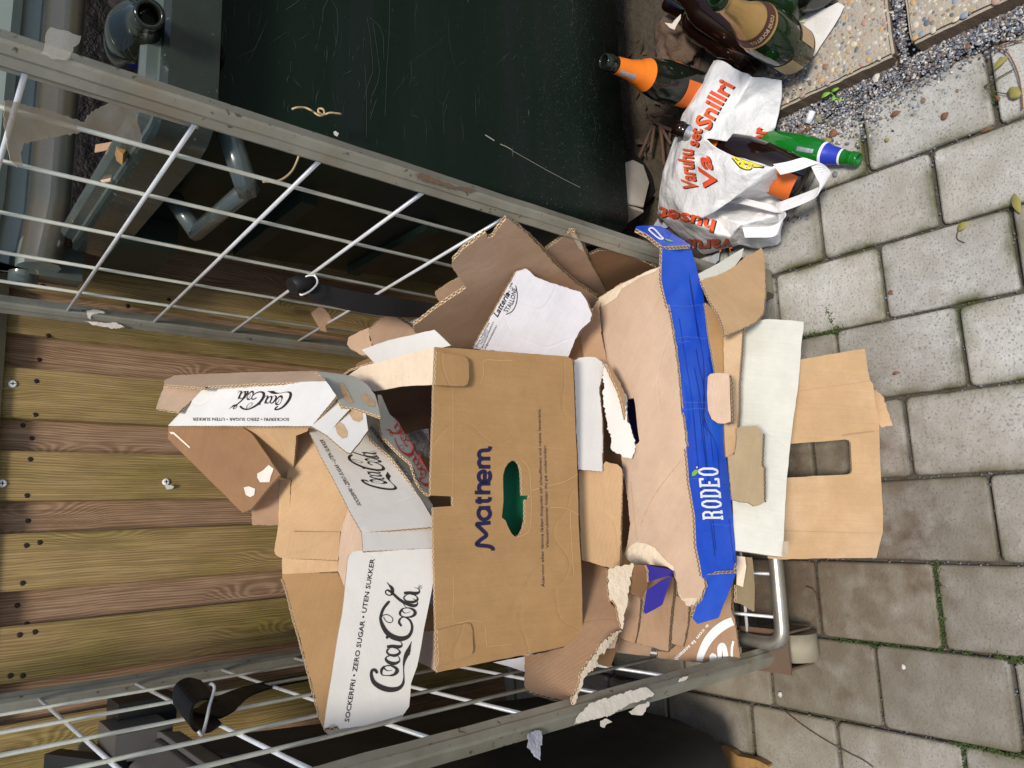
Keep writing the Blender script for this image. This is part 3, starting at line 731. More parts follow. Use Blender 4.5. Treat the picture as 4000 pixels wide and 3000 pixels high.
for (x, y, m_) in [(138, 1620, 0), (125, 1712, 0), (118, 1794, 0), (105, 1936, 0), (110, 2034, 0), (103, 2131, 0), (68, 2365, 0), (136, 2469, 0), (89, 2640, 0), (167, 1116, 0), (192, 1185, 0), (189, 1311, 0), (154, 1405, 0), (142, 1489, 0), (88, 2278, 0),
                   (40, 2640, 0), (76, 2480, 0), (105, 2437, 0), (90, 1662, 0), (155, 2119, 0), (660, 1170, 0), (560, 1262, 0), (500, 1195, 0), (49, 1500, 1), (9, 1889, 1), (648, 1883, 1)]:
    o = link('white_screw' if m_ else 'screw', WM if m_ else SM, fence)
    s = (PP((x, y), FO, FN)-FO).dot(FD); fr_ = any(a_ <= s <= b_ for a_, b_ in fronts)
    p = PP((x, y), FO+FN*(.0215 if fr_ else -.0010), FN); o.location = p-fence.location; o.rotation_euler = (0, random.random()*3, FA)
    if m_: o.location += FN*.002
    o.rotation_euler = (0, 0, FA)
sheet('paper_scrap', cell(0, 2)(1425, 870, 1480, 875, 1505, 885, 1490, 905, 1440, 912, 1430, 895), [PP((648, 1900), FO+FN*.030, FN), PP((680, 1900), FO+FN*.030, FN), PP((660, 1912), FO+FN*.026, FN)], 'white', t=.001, edge='white',
      label='small torn white paper scrap pinned under the white screw on the fence', cat='paper scrap', amp=.0005)

# ================================================================== GREEN BIN (right)
bx0, bx1, by0, by1 = .535, 1.78, .985, 1.62
gb = empty('wheeled_bin', ((bx0+bx1)/2, 1.3, 0), 'large dark green plastic bin with open lid, scratched front, full of bottles', 'bin')
def frustum(bm, lo, hi, z0, z1, r=.03, mi=0, top=True, bottom=True):
    """rounded tapering box; lo/hi = (x0,x1,y0,y1)"""
    def rg(q, z):
        out = []
        for cx, cy, a0 in ((q[1]-r, q[3]-r, 0), (q[0]+r, q[3]-r, 90), (q[0]+r, q[2]+r, 180), (q[1]-r, q[2]+r, 270)):
            for k in range(5): a_ = R(a0+k*22.5); out.append(bm.verts.new((cx+math.cos(a_)*r, cy+math.sin(a_)*r, z)))
        return out
    nz = 6; rs_ = []
    for i in range(nz+1):
        t = i/nz; rs_.append(rg([lo[k]+(hi[k]-lo[k])*t for k in range(4)], z0+(z1-z0)*t))
    for a_, b_ in zip(rs_, rs_[1:]):
        for k in range(20):
            f = bm.faces.new((a_[k], a_[(k+1) % 20], b_[(k+1) % 20], b_[k])); f.material_index = mi; f.smooth = True
    if bottom: bm.faces.new(rs_[0][::-1]).material_index = mi
    if top: bm.faces.new(rs_[-1]).material_index = mi
bm = bmesh.new(); frustum(bm, (.60, 1.74, .978, 1.55), (.575, 1.76, 1.035, 1.60), .17, 1.09, top=False)
M['scratch'] = mat('scratched_dark_green_plastic', (.004, .010, .006), .45, col2=(.006, .013, .009), nscale=5, bump=.12, bscale=60, bdist=.001, speck=(.075, .10, .085), speckscale=85, speckthr=.73, stretch=(.16, 1, 2.0), rv=.12, spec=.16, col3=(.012, .015, .016), n3=3, patch=(.5, .7))
from_bm('body', bm, 'scratch', gb)
t_ = M['scratch'].node_tree; b_ = t_.nodes['Principled BSDF']; src_ = b_.inputs['Base Color'].links[0].from_socket
ge_ = N(t_, 'ShaderNodeNewGeometry'); sz_ = N(t_, 'ShaderNodeSeparateXYZ'); t_.links.new(ge_.outputs['Position'], sz_.inputs[0])
zz_ = N(t_, 'ShaderNodeMapRange'); t_.links.new(sz_.outputs[2], zz_.inputs[0]); zz_.inputs[1].default_value = .62; zz_.inputs[2].default_value = .18; zz_.inputs[3].default_value = .02; zz_.inputs[4].default_value = .14
n_ = N(t_, 'ShaderNodeTexNoise', Scale=330, Detail=3); t_.links.new(ge_.outputs['Position'], n_.inputs['Vector'])
ad_ = N(t_, 'ShaderNodeMath', _operation='ADD'); t_.links.new(n_.outputs[0], ad_.inputs[0]); t_.links.new(zz_.outputs[0], ad_.inputs[1])
th_ = N(t_, 'ShaderNodeMapRange'); t_.links.new(ad_.outputs[0], th_.inputs[0]); th_.inputs[1].default_value = .73; th_.inputs[2].default_value = .82
mx_ = N(t_, 'ShaderNodeMix', _data_type='RGBA'); t_.links.new(th_.outputs[0], mx_.inputs[0]); t_.links.new(src_, mx_.inputs[6]); mx_.inputs[7].default_value = (.09, .09, .08, 1)
t_.links.new(mx_.outputs[2], b_.inputs['Base Color'])
def on_front(p):
    o_ = Vector((1.2, .978, .17)); n_ = Vector((0, 1.035-.978, 1.09-.17)).cross(Vector((1, 0, 0))).normalized()
    n_ = n_ if n_.dot(CAM-o_) > 0 else -n_
    return PP(p, o_+n_*.0012, n_)
M['scuff'] = flat('pale_scuff', (.038, .050, .043)); M['scuff2'] = flat('faint_scuff', (.016, .024, .020)); M['scuffw'] = flat('whitish_scratch', (.28, .26, .21))
def scuffs(lines, m_):
    bm = bmesh.new()
    for ln in lines:
        P = [on_front(p[:2]) for p in ln]
        for i in range(len(P)-1):
            d = (P[i+1]-P[i]).normalized(); wv_ = d.cross(Vector((0, -1, 0))).normalized()
            a0, a1 = ln[i][2]*.00028, ln[i+1][2]*.00028
            bm.faces.new([bm.verts.new(q) for q in (P[i]+wv_*a0, P[i]-wv_*a0, P[i+1]-wv_*a1, P[i+1]+wv_*a1)])
    tag(from_bm('scratches', bm, m_, gb), kind='stuff')
rq = random.Random(5); ln1, ln2 = [], []
for k in range(150):
    x = 830+rq.random()**1.3*1500; y = rq.uniform(-30, 620)*(1 if x < 1500 else .8); L_ = rq.choice((30, 60, 90, 160))*rq.uniform(.5, 1.3); a_ = rq.gauss(0, .12) if rq.random() < .8 else rq.uniform(-1.2, 1.2); c_ = rq.gauss(0, 6)
    pts_ = [(x+math.sin(a_)*L_*t_2+c_*math.sin(t_2*3), y+math.cos(a_)*L_*t_2, (1.6 if rq.random() < .3 else .8)*math.sin(math.pi*min(.98, t_2+.05))+.3) for t_2 in [i/5 for i in range(6)]]
    if pts_[-1][1] > 330+(pts_[-1][0]-830)*.35+80: continue
    (ln1 if rq.random() < .3 else ln2).append(pts_)
ln1 += [[(*cell(1, 0)(x, y)[0], 1.2) for x, y in pl] for pl in ([(1155, 0), (1150, 300), (1130, 600), (1115, 1000)], [(960, 150), (985, 300), (1005, 500), (1010, 620), (950, 780), (935, 860)], [(1010, 200), (1045, 420), (1068, 620), (1050, 720), (1000, 830), (990, 890)],
        [(980, 150), (1060, 220), (1100, 310), (1105, 510)], [(620, 0), (580, 80), (575, 190)], [(655, 0), (700, 80), (710, 250), (690, 400)], [(1040, 860), (1010, 950), (985, 1030)], [(1650, 900), (1620, 1000), (1625, 1160)], [(940, 560), (955, 800), (955, 1190)])]
scuffs(ln1, 'scuff'); scuffs(ln2, 'scuff2')
scuffs([[(*cell(2, 0)(x, y)[0], 1.5) for x, y in ((0, 1300), (150, 1385), (300, 1470), (450, 1550), (590, 1620))], [(*cell(1, 0)(x, y)[0], 4.5) for x, y in ((1980, 1165), (2020, 1190), (2060, 1215))], [(*cell(1, 0)(x, y)[0], 3) for x, y in ((2110, 1245), (2160, 1265), (2212, 1295))]], 'scuffw')
M['rubbish'] = mat('shade_black_rubbish', (.004, .003, .003), .5, col2=(.016, .011, .008), nscale=20, bump=1, bscale=30, bdist=.02, spec=.3, rv=.2)  # near-black: the bin's inner shade put into the heap and inner wall colour
bm = bmesh.new(); bmesh.ops.create_grid(bm, x_segments=90, y_segments=50, size=1)
for v_ in bm.verts:
    v_.co = Vector((1.17+v_.co.x*.58, 1.30+v_.co.y*.285, 0)); v_.co.z = 1.035+noise.noise(v_.co*14)*.035+abs(noise.noise(v_.co*40))*.02+(.045 if v_.co.y > 1.5 else 0)
tag(from_bm('rubbish', bm, 'rubbish', smooth=True), 'shade-darkened heap of rubbish filling the green bin', kind='stuff')
bm = bmesh.new(); add_box(bm, (1.17, 1.565, 1.07), 1.14, .03, .13); from_bm('inner_wall', bm, 'rubbish', gb)
# rim: lip ring built as swept profile
def rim(x0, x1, y0, y1, prof, m_, parent, name='rim'):
    bm = bmesh.new(); n = 20; r = .05; rings = []
    for (off, z) in prof:
        out = []
        for cx, cy, a0 in ((x1-r, y1-r, 0), (x0+r, y1-r, 90), (x0+r, y0+r, 180), (x1-r, y0+r, 270)):
            for k in range(5): a_ = R(a0+k*22.5); out.append(bm.verts.new((cx+math.cos(a_)*(r+off), cy+math.sin(a_)*(r+off), z)))
        rings.append(out)
    for a_, b_ in zip(rings, rings[1:]):
        for k in range(n):
            f = bm.faces.new((a_[k], a_[(k+1) % n], b_[(k+1) % n], b_[k])); f.smooth = True
    for out in rings:
        for k in range(n):
            e = bm.edges.get((out[k], out[(k+1) % n]))
            if e: e.smooth = False
    return from_bm(name, bm, m_, parent)
M['rimdark'] = mat('dark_green_lip', (.012, .018, .015), .3, coat=.2, col2=(.022, .030, .026), nscale=9, bump=.15, bscale=90, speck=(.10, .11, .09), speckscale=90, speckthr=.7)
rim(bx0, bx1, by0, by1, [(-.05, 1.02), (-.047, 1.12), (-.042, 1.138), (-.034, 1.146), (-.024, 1.147), (-.017, 1.140), (-.014, 1.126), (-.008, 1.124)], 'rimplastic', gb)
rim(bx0, bx1, by0, by1, [(-.008, 1.1245), (.002, 1.1235), (.006, 1.117), (.012, 1.052), (.007, 1.050), (-.02, 1.062)], 'rimdark', gb, 'rim_lip')
# side lifting handle and gusset, on the left side next to the cage
bm = bmesh.new(); add_tube(bm, [(.575, 1.03, 1.02), (.505, 1.045, .985), (.50, 1.06, .975)], .018, 8); add_tube(bm, [(.50, 1.05, .978), (.50, 1.28, .985)], .014, 8); add_tube(bm, [(.50, 1.27, .985), (.565, 1.30, 1.02)], .016, 8)
from_bm('side_handle', bm, 'rimplastic', gb)
for c_, sz in (((.545, 1.52, 1.02), (.06, .16, .10)), ((.577, 1.35, .82), (.03, .34, .03)), ((.588, 1.35, .55), (.03, .34, .03))):
    bm = bmesh.new(); add_box(bm, c_, *sz); from_bm('side_rib', bm, 'binplastic', gb)
M['lidridge'] = mat('worn_lid_ridge', (.035, .045, .040), .25, coat=.5, col2=(.09, .065, .04), nscale=6, bump=.1, bscale=90, speck=(.25, .28, .26), speckscale=200, speckthr=.74)
# lid, opened back against the fence
bm = bmesh.new()
vs = []
prof = [(1.580, 1.126), (1.562, 1.134), (1.556, 1.150), (1.560, 1.170), (1.574, 1.188), (1.592, 1.196), (1.655, 1.200), (1.660, 1.232), (1.612, 1.236), (1.604, 1.252), (1.612, 1.34), (1.640, 1.55), (1.66, 1.75), (1.675, 1.75), (1.665, 1.55), (1.670, 1.34), (1.68, 1.24), (1.67, 1.20), (1.63, 1.13)]
xs_ = [.495, .51, .55, .62, .9, 1.2, 1.5, 1.75, 1.78]
rings = []
for i, x in enumerate(xs_):
    k = 0 if 2 < i < 7 else (.02 if i in (2, 7) else .035)
    rings.append([bm.verts.new((x, y+(k*.5 if z < 1.24 else k*.3), z+(k*.3 if z < 1.24 else (-.40 if i == 0 and z > 1.5 else 0)))) for y, z in prof])
for a_, b_ in zip(rings, rings[1:]):
    for k in range(len(prof)): bm.faces.new((a_[k], b_[k], b_[(k+1) % len(prof)], a_[(k+1) % len(prof)])).smooth = True
for a_, b_ in zip(rings, rings[1:]):
    for k in (0, 3, 5, 6, 7, 8, 9): bm.edges.get((a_[k], b_[k])).smooth = False
bm.faces.new(rings[0]); bm.faces.new(rings[-1][::-1])
for f in bm.faces:
    if f.calc_center_median().z < 1.2015: f.material_index = 1
ld = from_bm('lid', bm, ['binlid', 'lidridge'], gb)
bm = bmesh.new(); add_tube(bm, [(.47, 1.665, 1.19), (.53, 1.665, 1.19)], .026, 14); add_box(bm, (.52, 1.655, 1.14), .07, .05, .09); from_bm('hinge', bm, 'rimplastic', gb)
# castors
def castor(x, y, rot):
    c = bpy.data.objects.new('castor', None); COL.objects.link(c); c.parent = gb; c.location = Vector((x, y, 0))-gb.location; c.rotation_euler.z = rot
    def put(nm, bm, m_):
        me = bpy.data.meshes.new(nm); bm.to_mesh(me); bm.free(); me.materials.append(M[m_]); o = bpy.data.objects.new(nm, me); COL.objects.link(o); o.parent = c
    bm = bmesh.new(); add_tube(bm, [(.075, y_, .068) for y_ in (-.024, -.020, .020, .024)], .068, 28, rs=[.060, .068, .068, .060]); put('tyre', bm, 'rubber')
    bm = bmesh.new(); add_tube(bm, [(.075, -.034, .068), (.075, .034, .068)], .024, 14)
    for sy in (-1, 1):
        vs_ = [(.10, sy*.030, .050), (.05, sy*.030, .045), (-.035, sy*.034, .10), (-.045, sy*.036, .165), (.055, sy*.036, .165), (.10, sy*.032, .09)]
        q = [bm.verts.new(p) for p in vs_]; q2 = [bm.verts.new((p[0], p[1]+sy*.005, p[2])) for p in vs_]
        bm.faces.new(q); bm.faces.new(q2[::-1])
        for i in range(6): bm.faces.new((q[i], q2[i], q2[(i+1) % 6], q[(i+1) % 6]))
    add_box(bm, (0, 0, .168), .11, .085, .008); add_box(bm, (-.040, 0, .13), .008, .066, .07)
    bmesh.ops.bevel(bm, geom=bm.edges[:], offset=.002, segments=1, affect='EDGES'); put('fork', bm, 'whiteplastic')
castor(.70, 1.035, R(12)); castor(1.62, 1.05, R(20)); castor(.72, 1.48, 0); castor(1.62, 1.48, 0)
# twine caught on the bin
for q, pts_ in (('twine_tuft', cell(1, 0)(310, 945, 350, 930, 420, 930, 470, 950, 500, 970, 550, 1000, 590, 985, 580, 945, 545, 940, 540, 970, 590, 990, 640, 975, 735, 985)), ('hanging_twine', cell(1, 0)(385, 1215, 385, 1290, 350, 1400, 300, 1490, 200, 1560, 60, 1570))):
    yy = .975 if q == 'twine_tuft' else .97
    tt = tube(q, smooth_path([PY(p, yy-.003*(i % 2)) for i, p in enumerate(pts_)], 4), .0016, 'twine', n=6)
    tag(tt, 'small knotted tuft of straw twine on the green bin front' if q == 'twine_tuft' else 'thin brown twine hanging in a curve behind the mesh beside the green bin', 'twine')

# ================================================================== DARK BIN (left)
db = empty('wheeled_bin', (-.70, 1.1, 0), 'dark grey plastic wheeled bin standing left of the cage trolley', 'bin')
bm = bmesh.new(); frustum(bm, (-.98, -.435, .97, 1.36), (-.985, -.425, .86, 1.38), .065, .13, r=.05, top=False); frustum(bm, (-.985, -.425, .86, 1.38), (-1.0, -.365, .66, 1.43), .13, .93, r=.05, bottom=False); from_bm('body', bm, 'blackbin', db)
bm = bmesh.new(); frustum(bm, (-1.01, -.355, .65, 1.45), (-1.01, -.352, .65, 1.46), .935, .965, r=.04); frustum(bm, (-1.0, -.36, .66, 1.45), (-.98, -.39, .70, 1.44), .967, 1.01, r=.04); from_bm('lid', bm, 'greybin', db)
bm = bmesh.new(); add_tube(bm, [(-.42, 1.44, .99), (-.40, 1.50, 1.04), (-.40, 1.60, 1.04), (-.44, 1.62, 1.03), (-.9, 1.62, 1.03)], .016, 8)
add_box(bm, (-.37, 1.50, .985), .045, .13, .09); from_bm('handle', bm, 'greybin', db)
bm = bmesh.new(); add_box(bm, (-.345, 1.58, .955), .05, .09, .10); add_box(bm, (-.40, 1.50, 1.06), .03, .16, .03, Matrix.Rotation(.5, 3, 'X')); from_bm('hinge', bm, 'blackbin', db)
bm = bmesh.new(); add_tube(bm, [(-.60, .84, .08), (-.55, .84, .08)], .08, 24); from_bm('wheel', bm, 'rubber', db)
wb = sheet('wood_offcut', cell(2, 3)(1720, 1490, 1800, 1480, 1900, 1520, 1950, 1560, 2110, 1590, 2212, 1640, 2212, 1659, 1745, 1659), [PZ((2790, 2940), .03), PZ((3000, 2980), .02), PZ((2800, 3000), .03)], 'wood2', t=.02, edge='wood2',
           label='yellowish brown wood piece lying beside the dark bin at the bottom edge', cat='wood piece')

# ================================================================== CAGE TROLLEY
FRp, BRp, FLp, BLp = Vector((.450, .785, 0)), Vector((.402, 1.57, 0)), Vector((-.272, .765, 0)), Vector((-.291, 1.56, 0))
cg = empty('cage_trolley', (.07, 1.17, 0), 'tall galvanised roll cage with wire mesh sides, heaped with cardboard', 'cage trolley')
def up(p, z): return Vector((p.x, p.y, z))
def side(P0, P1, zs, vys, m0):
    d = (P1-P0); nrm = Vector((d.y, -d.x, 0)).normalized()
    for z in zs: tube('wire', [up(P0, z), up(P1, z)], .003, 'zinc', cg, 8)
    for tt, zt, zb in vys:
        p = P0+d*tt+nrm*.0055
        tube('wire', [up(p, zb), up(p, zt)], .003, 'wiregrey', cg, 8)
def tpar(P0, P1, px, py):
    d = P1-P0; n = Vector((d.y, -d.x, 0)).normalized(); q = PP((px, py), P0, n); return (q-P0).dot(d)/d.length_squared
post_top = 1.72
for P_, r in ((FRp, .0140), (FLp, .0138), (BRp, .0135), (BLp, .0135)):
    rr = r; bm = bmesh.new()
    # rounded channel: an octagonal tube with a flattened inner face
    prof_ = [(-.9, -.75), (-.75, -.98), (.75, -.98), (.9, -.75), (1.0, -.1), (.9, .1), (.92, .8), (.7, .98), (-.7, .98), (-.92, .8), (-.9, .1), (-1.0, -.1)]
    ph = R(38 if P_.x > 0 else -38); ca, sa = math.cos(ph), math.sin(ph); rows = []
    for z in [.09+i*(post_top-.09)/60 for i in range(61)]:
        rows.append([bm.verts.new((P_.x+(x*ca-y*sa)*rr, P_.y+(x*sa+y*ca)*rr, z)) for x, y in prof_])
    for a_, b_ in zip(rows, rows[1:]):
        for k in range(12): bm.faces.new((a_[k], a_[(k+1) % 12], b_[(k+1) % 12], b_[k]))
    bm.faces.new(rows[0][::-1]); bm.faces.new(rows[-1])
    for v_ in bm.verts: v_.co += noise.noise_vector(v_.co*18)*.0008
    from_bm('post', bm, 'galv', cg)
zs = [.20, .355, .512, .667, .818, .975, 1.127, 1.29, 1.45]
tr = [tpar(FRp, BRp, *q) for q in ((665, 615), (564, 774), (463, 933), (376, 1060), (329, 1157))]
tr0 = tpar(FRp, BRp, 730, 499)
print('vertical wires R', [round(t, 3) for t in tr], 'L', [round(tpar(FLp, BLp, *q), 3) for q in ((209, 2771), (258, 2831), (325, 2904), (412, 2994), (613, 2706), (798, 2820), (933, 2885), (1080, 2945))])
side(FRp, BRp, zs, [(t, post_top, .14) for t in tr]+[(tr0, post_top, 1.12)], 'zinc')
tl = sorted(tpar(FLp, BLp, *q) for q in ((209, 2771), (258, 2831), (325, 2904), (412, 2994), (1080, 2945)))
side(FLp, BLp, zs, [(t, post_top, .14) for t in tl], 'zinc')
def corner_path(c0, c1, c2, r=.05, k=6):
    a_ = (Vector(c0)-Vector(c1)).normalized()*r; b_ = (Vector(c2)-Vector(c1)).normalized()*r
    return [Vector(c1)+a_*(1-t)**2+b_*t**2 for t in [i/k for i in range(k+1)]]
def base_rail():
    z = .135; y0, y1 = .722, 1.58; xl, xr = -.245, .43
    p = [(xl, y1, z)]+corner_path((xl, y1, z), (xl, y0, z), (xr, y0, z), .03)+corner_path((xl, y0, z), (xr, y0, z), (xr, y1, z), .03)+[(xr, y1, z)]
    return tube('base_rail', p, .013, 'steel', cg, 12)
base_rail()
bm = bmesh.new()
for i in range(9): add_tube(bm, [(-.20+i*.075, .73, .128), (-.20+i*.075, 1.56, .128)], .003, 6)
for i in range(9): add_tube(bm, [(-.24, .80+i*.09, .122), (.42, .80+i*.09, .122)], .003, 6)
tag(from_bm('base_grid', bm, 'zinc', cg))
for P_ in (FLp, FRp, BLp, BRp):
    bm = bmesh.new(); s = -1 if P_.x < 0 else 1; q = P_+Vector((-s*.012, -.01 if P_.y < 1 else .01, 0))
    add_tube(bm, [(q.x-.024, q.y, .05), (q.x+.024, q.y, .05)], .046, 22); me = from_bm('castor_roller', bm, 'nylon', cg)
    bm = bmesh.new()
    for sx in (-.031, .031): add_box(bm, (q.x+sx, q.y+.008, .075), .004, .075, .09)
    add_box(bm, (q.x, q.y+.012, .121), .075, .095, .005); from_bm('castor_bracket', bm, 'rust', cg)
# paper stuck on the posts, tapes
def on_post(P_, r, pts, m_, name, label=None):
    n = (CAM-up(P_, .8)); n.z = 0; n.normalize(); o = P_+n*(r+.0035)
    q = [PP(p, up(o, 0), n) for p in pts[:1]]
    return sheet(name, pts, [PP(pts[0], o, n), PP(pts[len(pts)//3], o, n), PP(pts[2*len(pts)//3], o, n)], m_, t=.0007, parent=cg, torn=.0012, amp=.001, edge=m_, step=.008)
on_post(FLp, .0145, fC(95, 1612, 150, 1510, 250, 1420, 480, 1350, 710, 1290, 745, 1310, 785, 1352, 690, 1400, 560, 1440, 430, 1520, 300, 1560), 'paper', 'stuck_paper')
on_post(FLp, .0145, fC(995, 1235, 1010, 1210, 1060, 1195, 1085, 1190, 1060, 1225, 1005, 1243), 'paper', 'stuck_paper')
on_post(FLp, .016, fC(565, 1500, 640, 1450, 735, 1415, 745, 1430, 690, 1525, 640, 1532, 590, 1525), 'paper', 'stuck_paper')
on_post(FLp, .016, fC(325, 1580, 360, 1560, 400, 1575, 425, 1590, 385, 1605, 360, 1640, 325, 1625), 'paper', 'stuck_paper')
on_post(BRp, .0135, cell(0, 1)(745, 1025, 800, 1010, 880, 1025, 920, 1050, 850, 1045, 790, 1060, 780, 1100, 755, 1085), 'paper', 'stuck_paper')
on_post(BRp, .0135, cell(0, 1)(720, 1110, 800, 1120, 900, 1130, 1000, 1125, 1080, 1165, 1000, 1180, 900, 1165, 800, 1150), 'paper', 'stuck_paper')
on_post(FRp, .0152, cell(1, 0)(1400, 1500, 1430, 1490, 1600, 1560, 1760, 1610, 1900, 1640, 1840, 1659, 1650, 1610, 1480, 1560, 1400, 1545), 'rust', 'stuck_paper')
on_post(FRp, .0152, cell(1, 0)(672, 1140, 690, 1130, 718, 1150, 705, 1178, 680, 1165), 'paper', 'stuck_paper')
on_post(FRp, .0155, cell(0, 0)(440, 235, 560, 262, 700, 310, 690, 350, 610, 460, 560, 520, 490, 510, 360, 465, 390, 330), 'cleartape', 'clear_tape')
sheet('tape_strip', cell(0, 0)(0, 835, 90, 840, 250, 885, 420, 925, 600, 985, 730, 1030, 750, 975, 880, 905, 1140, 845, 1160, 920, 1230, 1210, 1235, 1275, 1150, 1235, 1000, 1170, 860, 1130, 740, 1115, 620, 1120, 400, 1150, 200, 1185, 160, 1270, 195, 1395, 130, 1405, 60, 1330, 30, 1190, 0, 1010),
      [A(50, 430, .86), A(300, 450, .90), A(540, 540, .95)], 'tape', t=.0006, torn=.001, amp=.006, edge='tape', label='dirty yellowed strip of packing tape draped over the upper mesh of the cage', cat='tape')
sheet('tape_strip', cell(1, 1)(465, 1040, 545, 975, 580, 1000, 625, 1055, 640, 1100, 590, 1150, 600, 1205, 545, 1190, 520, 1140), [A(1215, 1210, 1.40), A(1280, 1240, 1.40), A(1260, 1290, 1.42)], 'brown', t=.0008, amp=.003, edge='brown',
      label='small brown cardboard scrap with tape stuck on the mesh wire below the strap', cat='cardboard scrap')
sheet('plastic_scrap', cell(2, 3)(190, 1370, 250, 1345, 300, 1355, 312, 1400, 315, 1475, 298, 1480, 305, 1605, 270, 1580, 190, 1490, 200, 1430), [A(2095, 2870, .742), A(2135, 2880, .742), A(2130, 2970, .735)], 'greyfilm', t=.0006, amp=.006, edge='greyfilm', torn=.001,
      label='wrinkled grey film scrap hanging below the left post of the cage', cat='plastic scrap')
tube('dropped', [(0, 0, 0), (0, 0, .01)], .001, 'ink').hide_render = True
bpy.data.objects.remove(bpy.data.objects['dropped'])
# rubber straps with wire hooks
st = empty('rubber_strap', A(1150, 1140, 1.2), 'black notched rubber strap hooked on the right mesh beside the fence', 'strap')
wv = Vector((.017, -.006, .006))
ribbon('strap_band', [A(1200, 1135, 1.16), A(1350, 1170, 1.15), A(1500, 1195, 1.14), A(1700, 1215, 1.13), A(1850, 1240, 1.10)], [wv*.9, wv, wv, wv*.8, wv*.7], 'rubber', st, .004)
tube('strap_loop', [A(1140, 1122, 1.16), A(1175, 1105, 1.16), A(1220, 1112, 1.155)], .016, 'rubber', st, 14)
tube('hook', smooth_path([A(1185, 1092, 1.15), A(1200, 1078, 1.145), A(1230, 1078, 1.14), A(1240, 1105, 1.135), A(1215, 1135, 1.13), A(1180, 1152, 1.13), A(1172, 1148, 1.135)], 3), .0017, 'zinc', st, 8)
tube('hook', [A(1228, 1070, 1.15), A(1234, 1088, 1.15)], .0022, 'zinc', st, 8)
st = empty('rubber_strap', A(780, 2760, 1.1), 'black rubber strap curling from a wire hook on the left mesh', 'strap')
bandp = [A(930, 2705, 1.30), A(860, 2730, 1.22), A(810, 2775, 1.16), A(775, 2815, 1.12), A(730, 2830, 1.09), A(706, 2790, 1.07), A(720, 2700, 1.06), A(755, 2678, 1.08), A(790, 2700, 1.11)]
wa = Vector((.006, -.004, .016))
ribbon('strap_band', [A(1300, 2625, 1.40), A(1180, 2650, 1.36), A(1050, 2675, 1.30), A(940, 2710, 1.22), A(860, 2760, 1.14), A(810, 2795, 1.10)], [wa*.7, wa, wa, wa*1.1, wa*1.6, wa*1.3], 'rubber', st, .004)
ribbon('strap_loop', [A(830, 2790, 1.12), A(785, 2815, 1.09), A(735, 2812, 1.07), A(712, 2775, 1.06), A(722, 2715, 1.06), A(765, 2690, 1.08), A(815, 2700, 1.10)], [Vector((.010, .024, .004))]*7, 'rubber', st, .004)
tube('hook', smooth_path([A(775, 2855, 1.02), A(788, 2872, 1.02), A(800, 2840, 1.03), A(812, 2790, 1.04), A(820, 2750, 1.05), A(838, 2690, 1.06), A(828, 2672, 1.07), A(820, 2675, 1.08)], 3), .0022, 'zinc', st, 8)

# ================================================================== CARDBOARD HEAP
LOGO = [
 [(785, 1212, 12), (772, 1192, 16), (752, 1192, 14), (746, 1222, 16), (762, 1268, 22), (805, 1300, 27), (860, 1317, 27), (915, 1312, 22), (948, 1285, 15), (957, 1240, 8), (955, 1190, 6), (958, 1140, 12), (970, 1100, 22), (985, 1068, 24), (993, 1045, 14), (1006, 1006, 3)],
 [(965, 1105, 3), (985, 1088, 16), (992, 1076, 4)],
 [(830, 1168, 12), (812, 1190, 14), (815, 1220, 8), (845, 1226, 5), (888, 1222, 12), (912, 1200, 20), (905, 1178, 14), (870, 1162, 8), (838, 1165, 8), (826, 1175, 10), (850, 1195, 5), (880, 1192, 3)],
 [(862, 1100, 9), (846, 1104, 7), (840, 1122, 12), (862, 1142, 17), (900, 1148, 16), (928, 1132, 9), (926, 1112, 5), (912, 1092, 3)],
 [(858, 1052, 10), (846, 1070, 9), (862, 1090, 10), (900, 1096, 15), (930, 1078, 12), (918, 1056, 6), (880, 1044, 5), (862, 1050, 8)],
 [(848, 1040, 14), (880, 1036, 16), (925, 1040, 17), (944, 1030, 9), (938, 1010, 4), (910, 1000, 2)],
 [(846, 990, 3), (849, 977, 16), (851, 964, 3)],
 [(866, 744, 4), (856, 752, 14), (826, 790, 14), (810, 830, 14), (806, 860, 14), (818, 900, 19), (845, 945, 24), (885, 975, 27), (935, 988, 26), (980, 976, 20), (1004, 945, 15), (1010, 905, 12), (995, 868, 10), (962, 848, 8), (935, 856, 9), (926, 882, 12), (942, 906, 10)],
 [(812, 850, 4), (822, 836, 6), (850, 832, 5), (880, 850, 4), (884, 872, 5), (866, 884, 5), (840, 872, 4), (824, 846, 4)],
 [(948, 794, 10), (932, 818, 12), (940, 840, 8), (975, 848, 7), (1012, 842, 12), (1030, 822, 17), (1018, 800, 12), (985, 788, 7), (952, 792, 7), (944, 802, 8), (965, 822, 4), (1000, 812, 3)],
 [(847, 622, 3), (862, 640, 8), (880, 662, 17), (884, 690, 14), (868, 706, 8), (845, 700, 7), (838, 684, 8), (850, 672, 9), (880, 690, 12), (930, 735, 14), (985, 765, 16), (1025, 774, 16), (1044, 762, 9), (1040, 742, 4), (1015, 728, 3)],
 [(900, 700, 3), (940, 745, 3), (975, 790, 3)],
 [(968, 706, 9), (956, 724, 8), (975, 744, 9), (1015, 750, 14), (1045, 734, 11), (1034, 710, 6), (996, 698, 5), (972, 704, 7)],
 [(958, 692, 14), (990, 690, 16), (1036, 694, 17), (1058, 682, 9), (1050, 664, 4), (1024, 656, 2)],
 [(1062+12*math.cos(a_*.6), 653+12*math.sin(a_*.6), 1.6) for a_ in range(12)],
]
def b2p(v): return (1000+v[0]/1.6592, 1900+v[1]/1.6592)
WB = ['white', 'tan', 'edge']

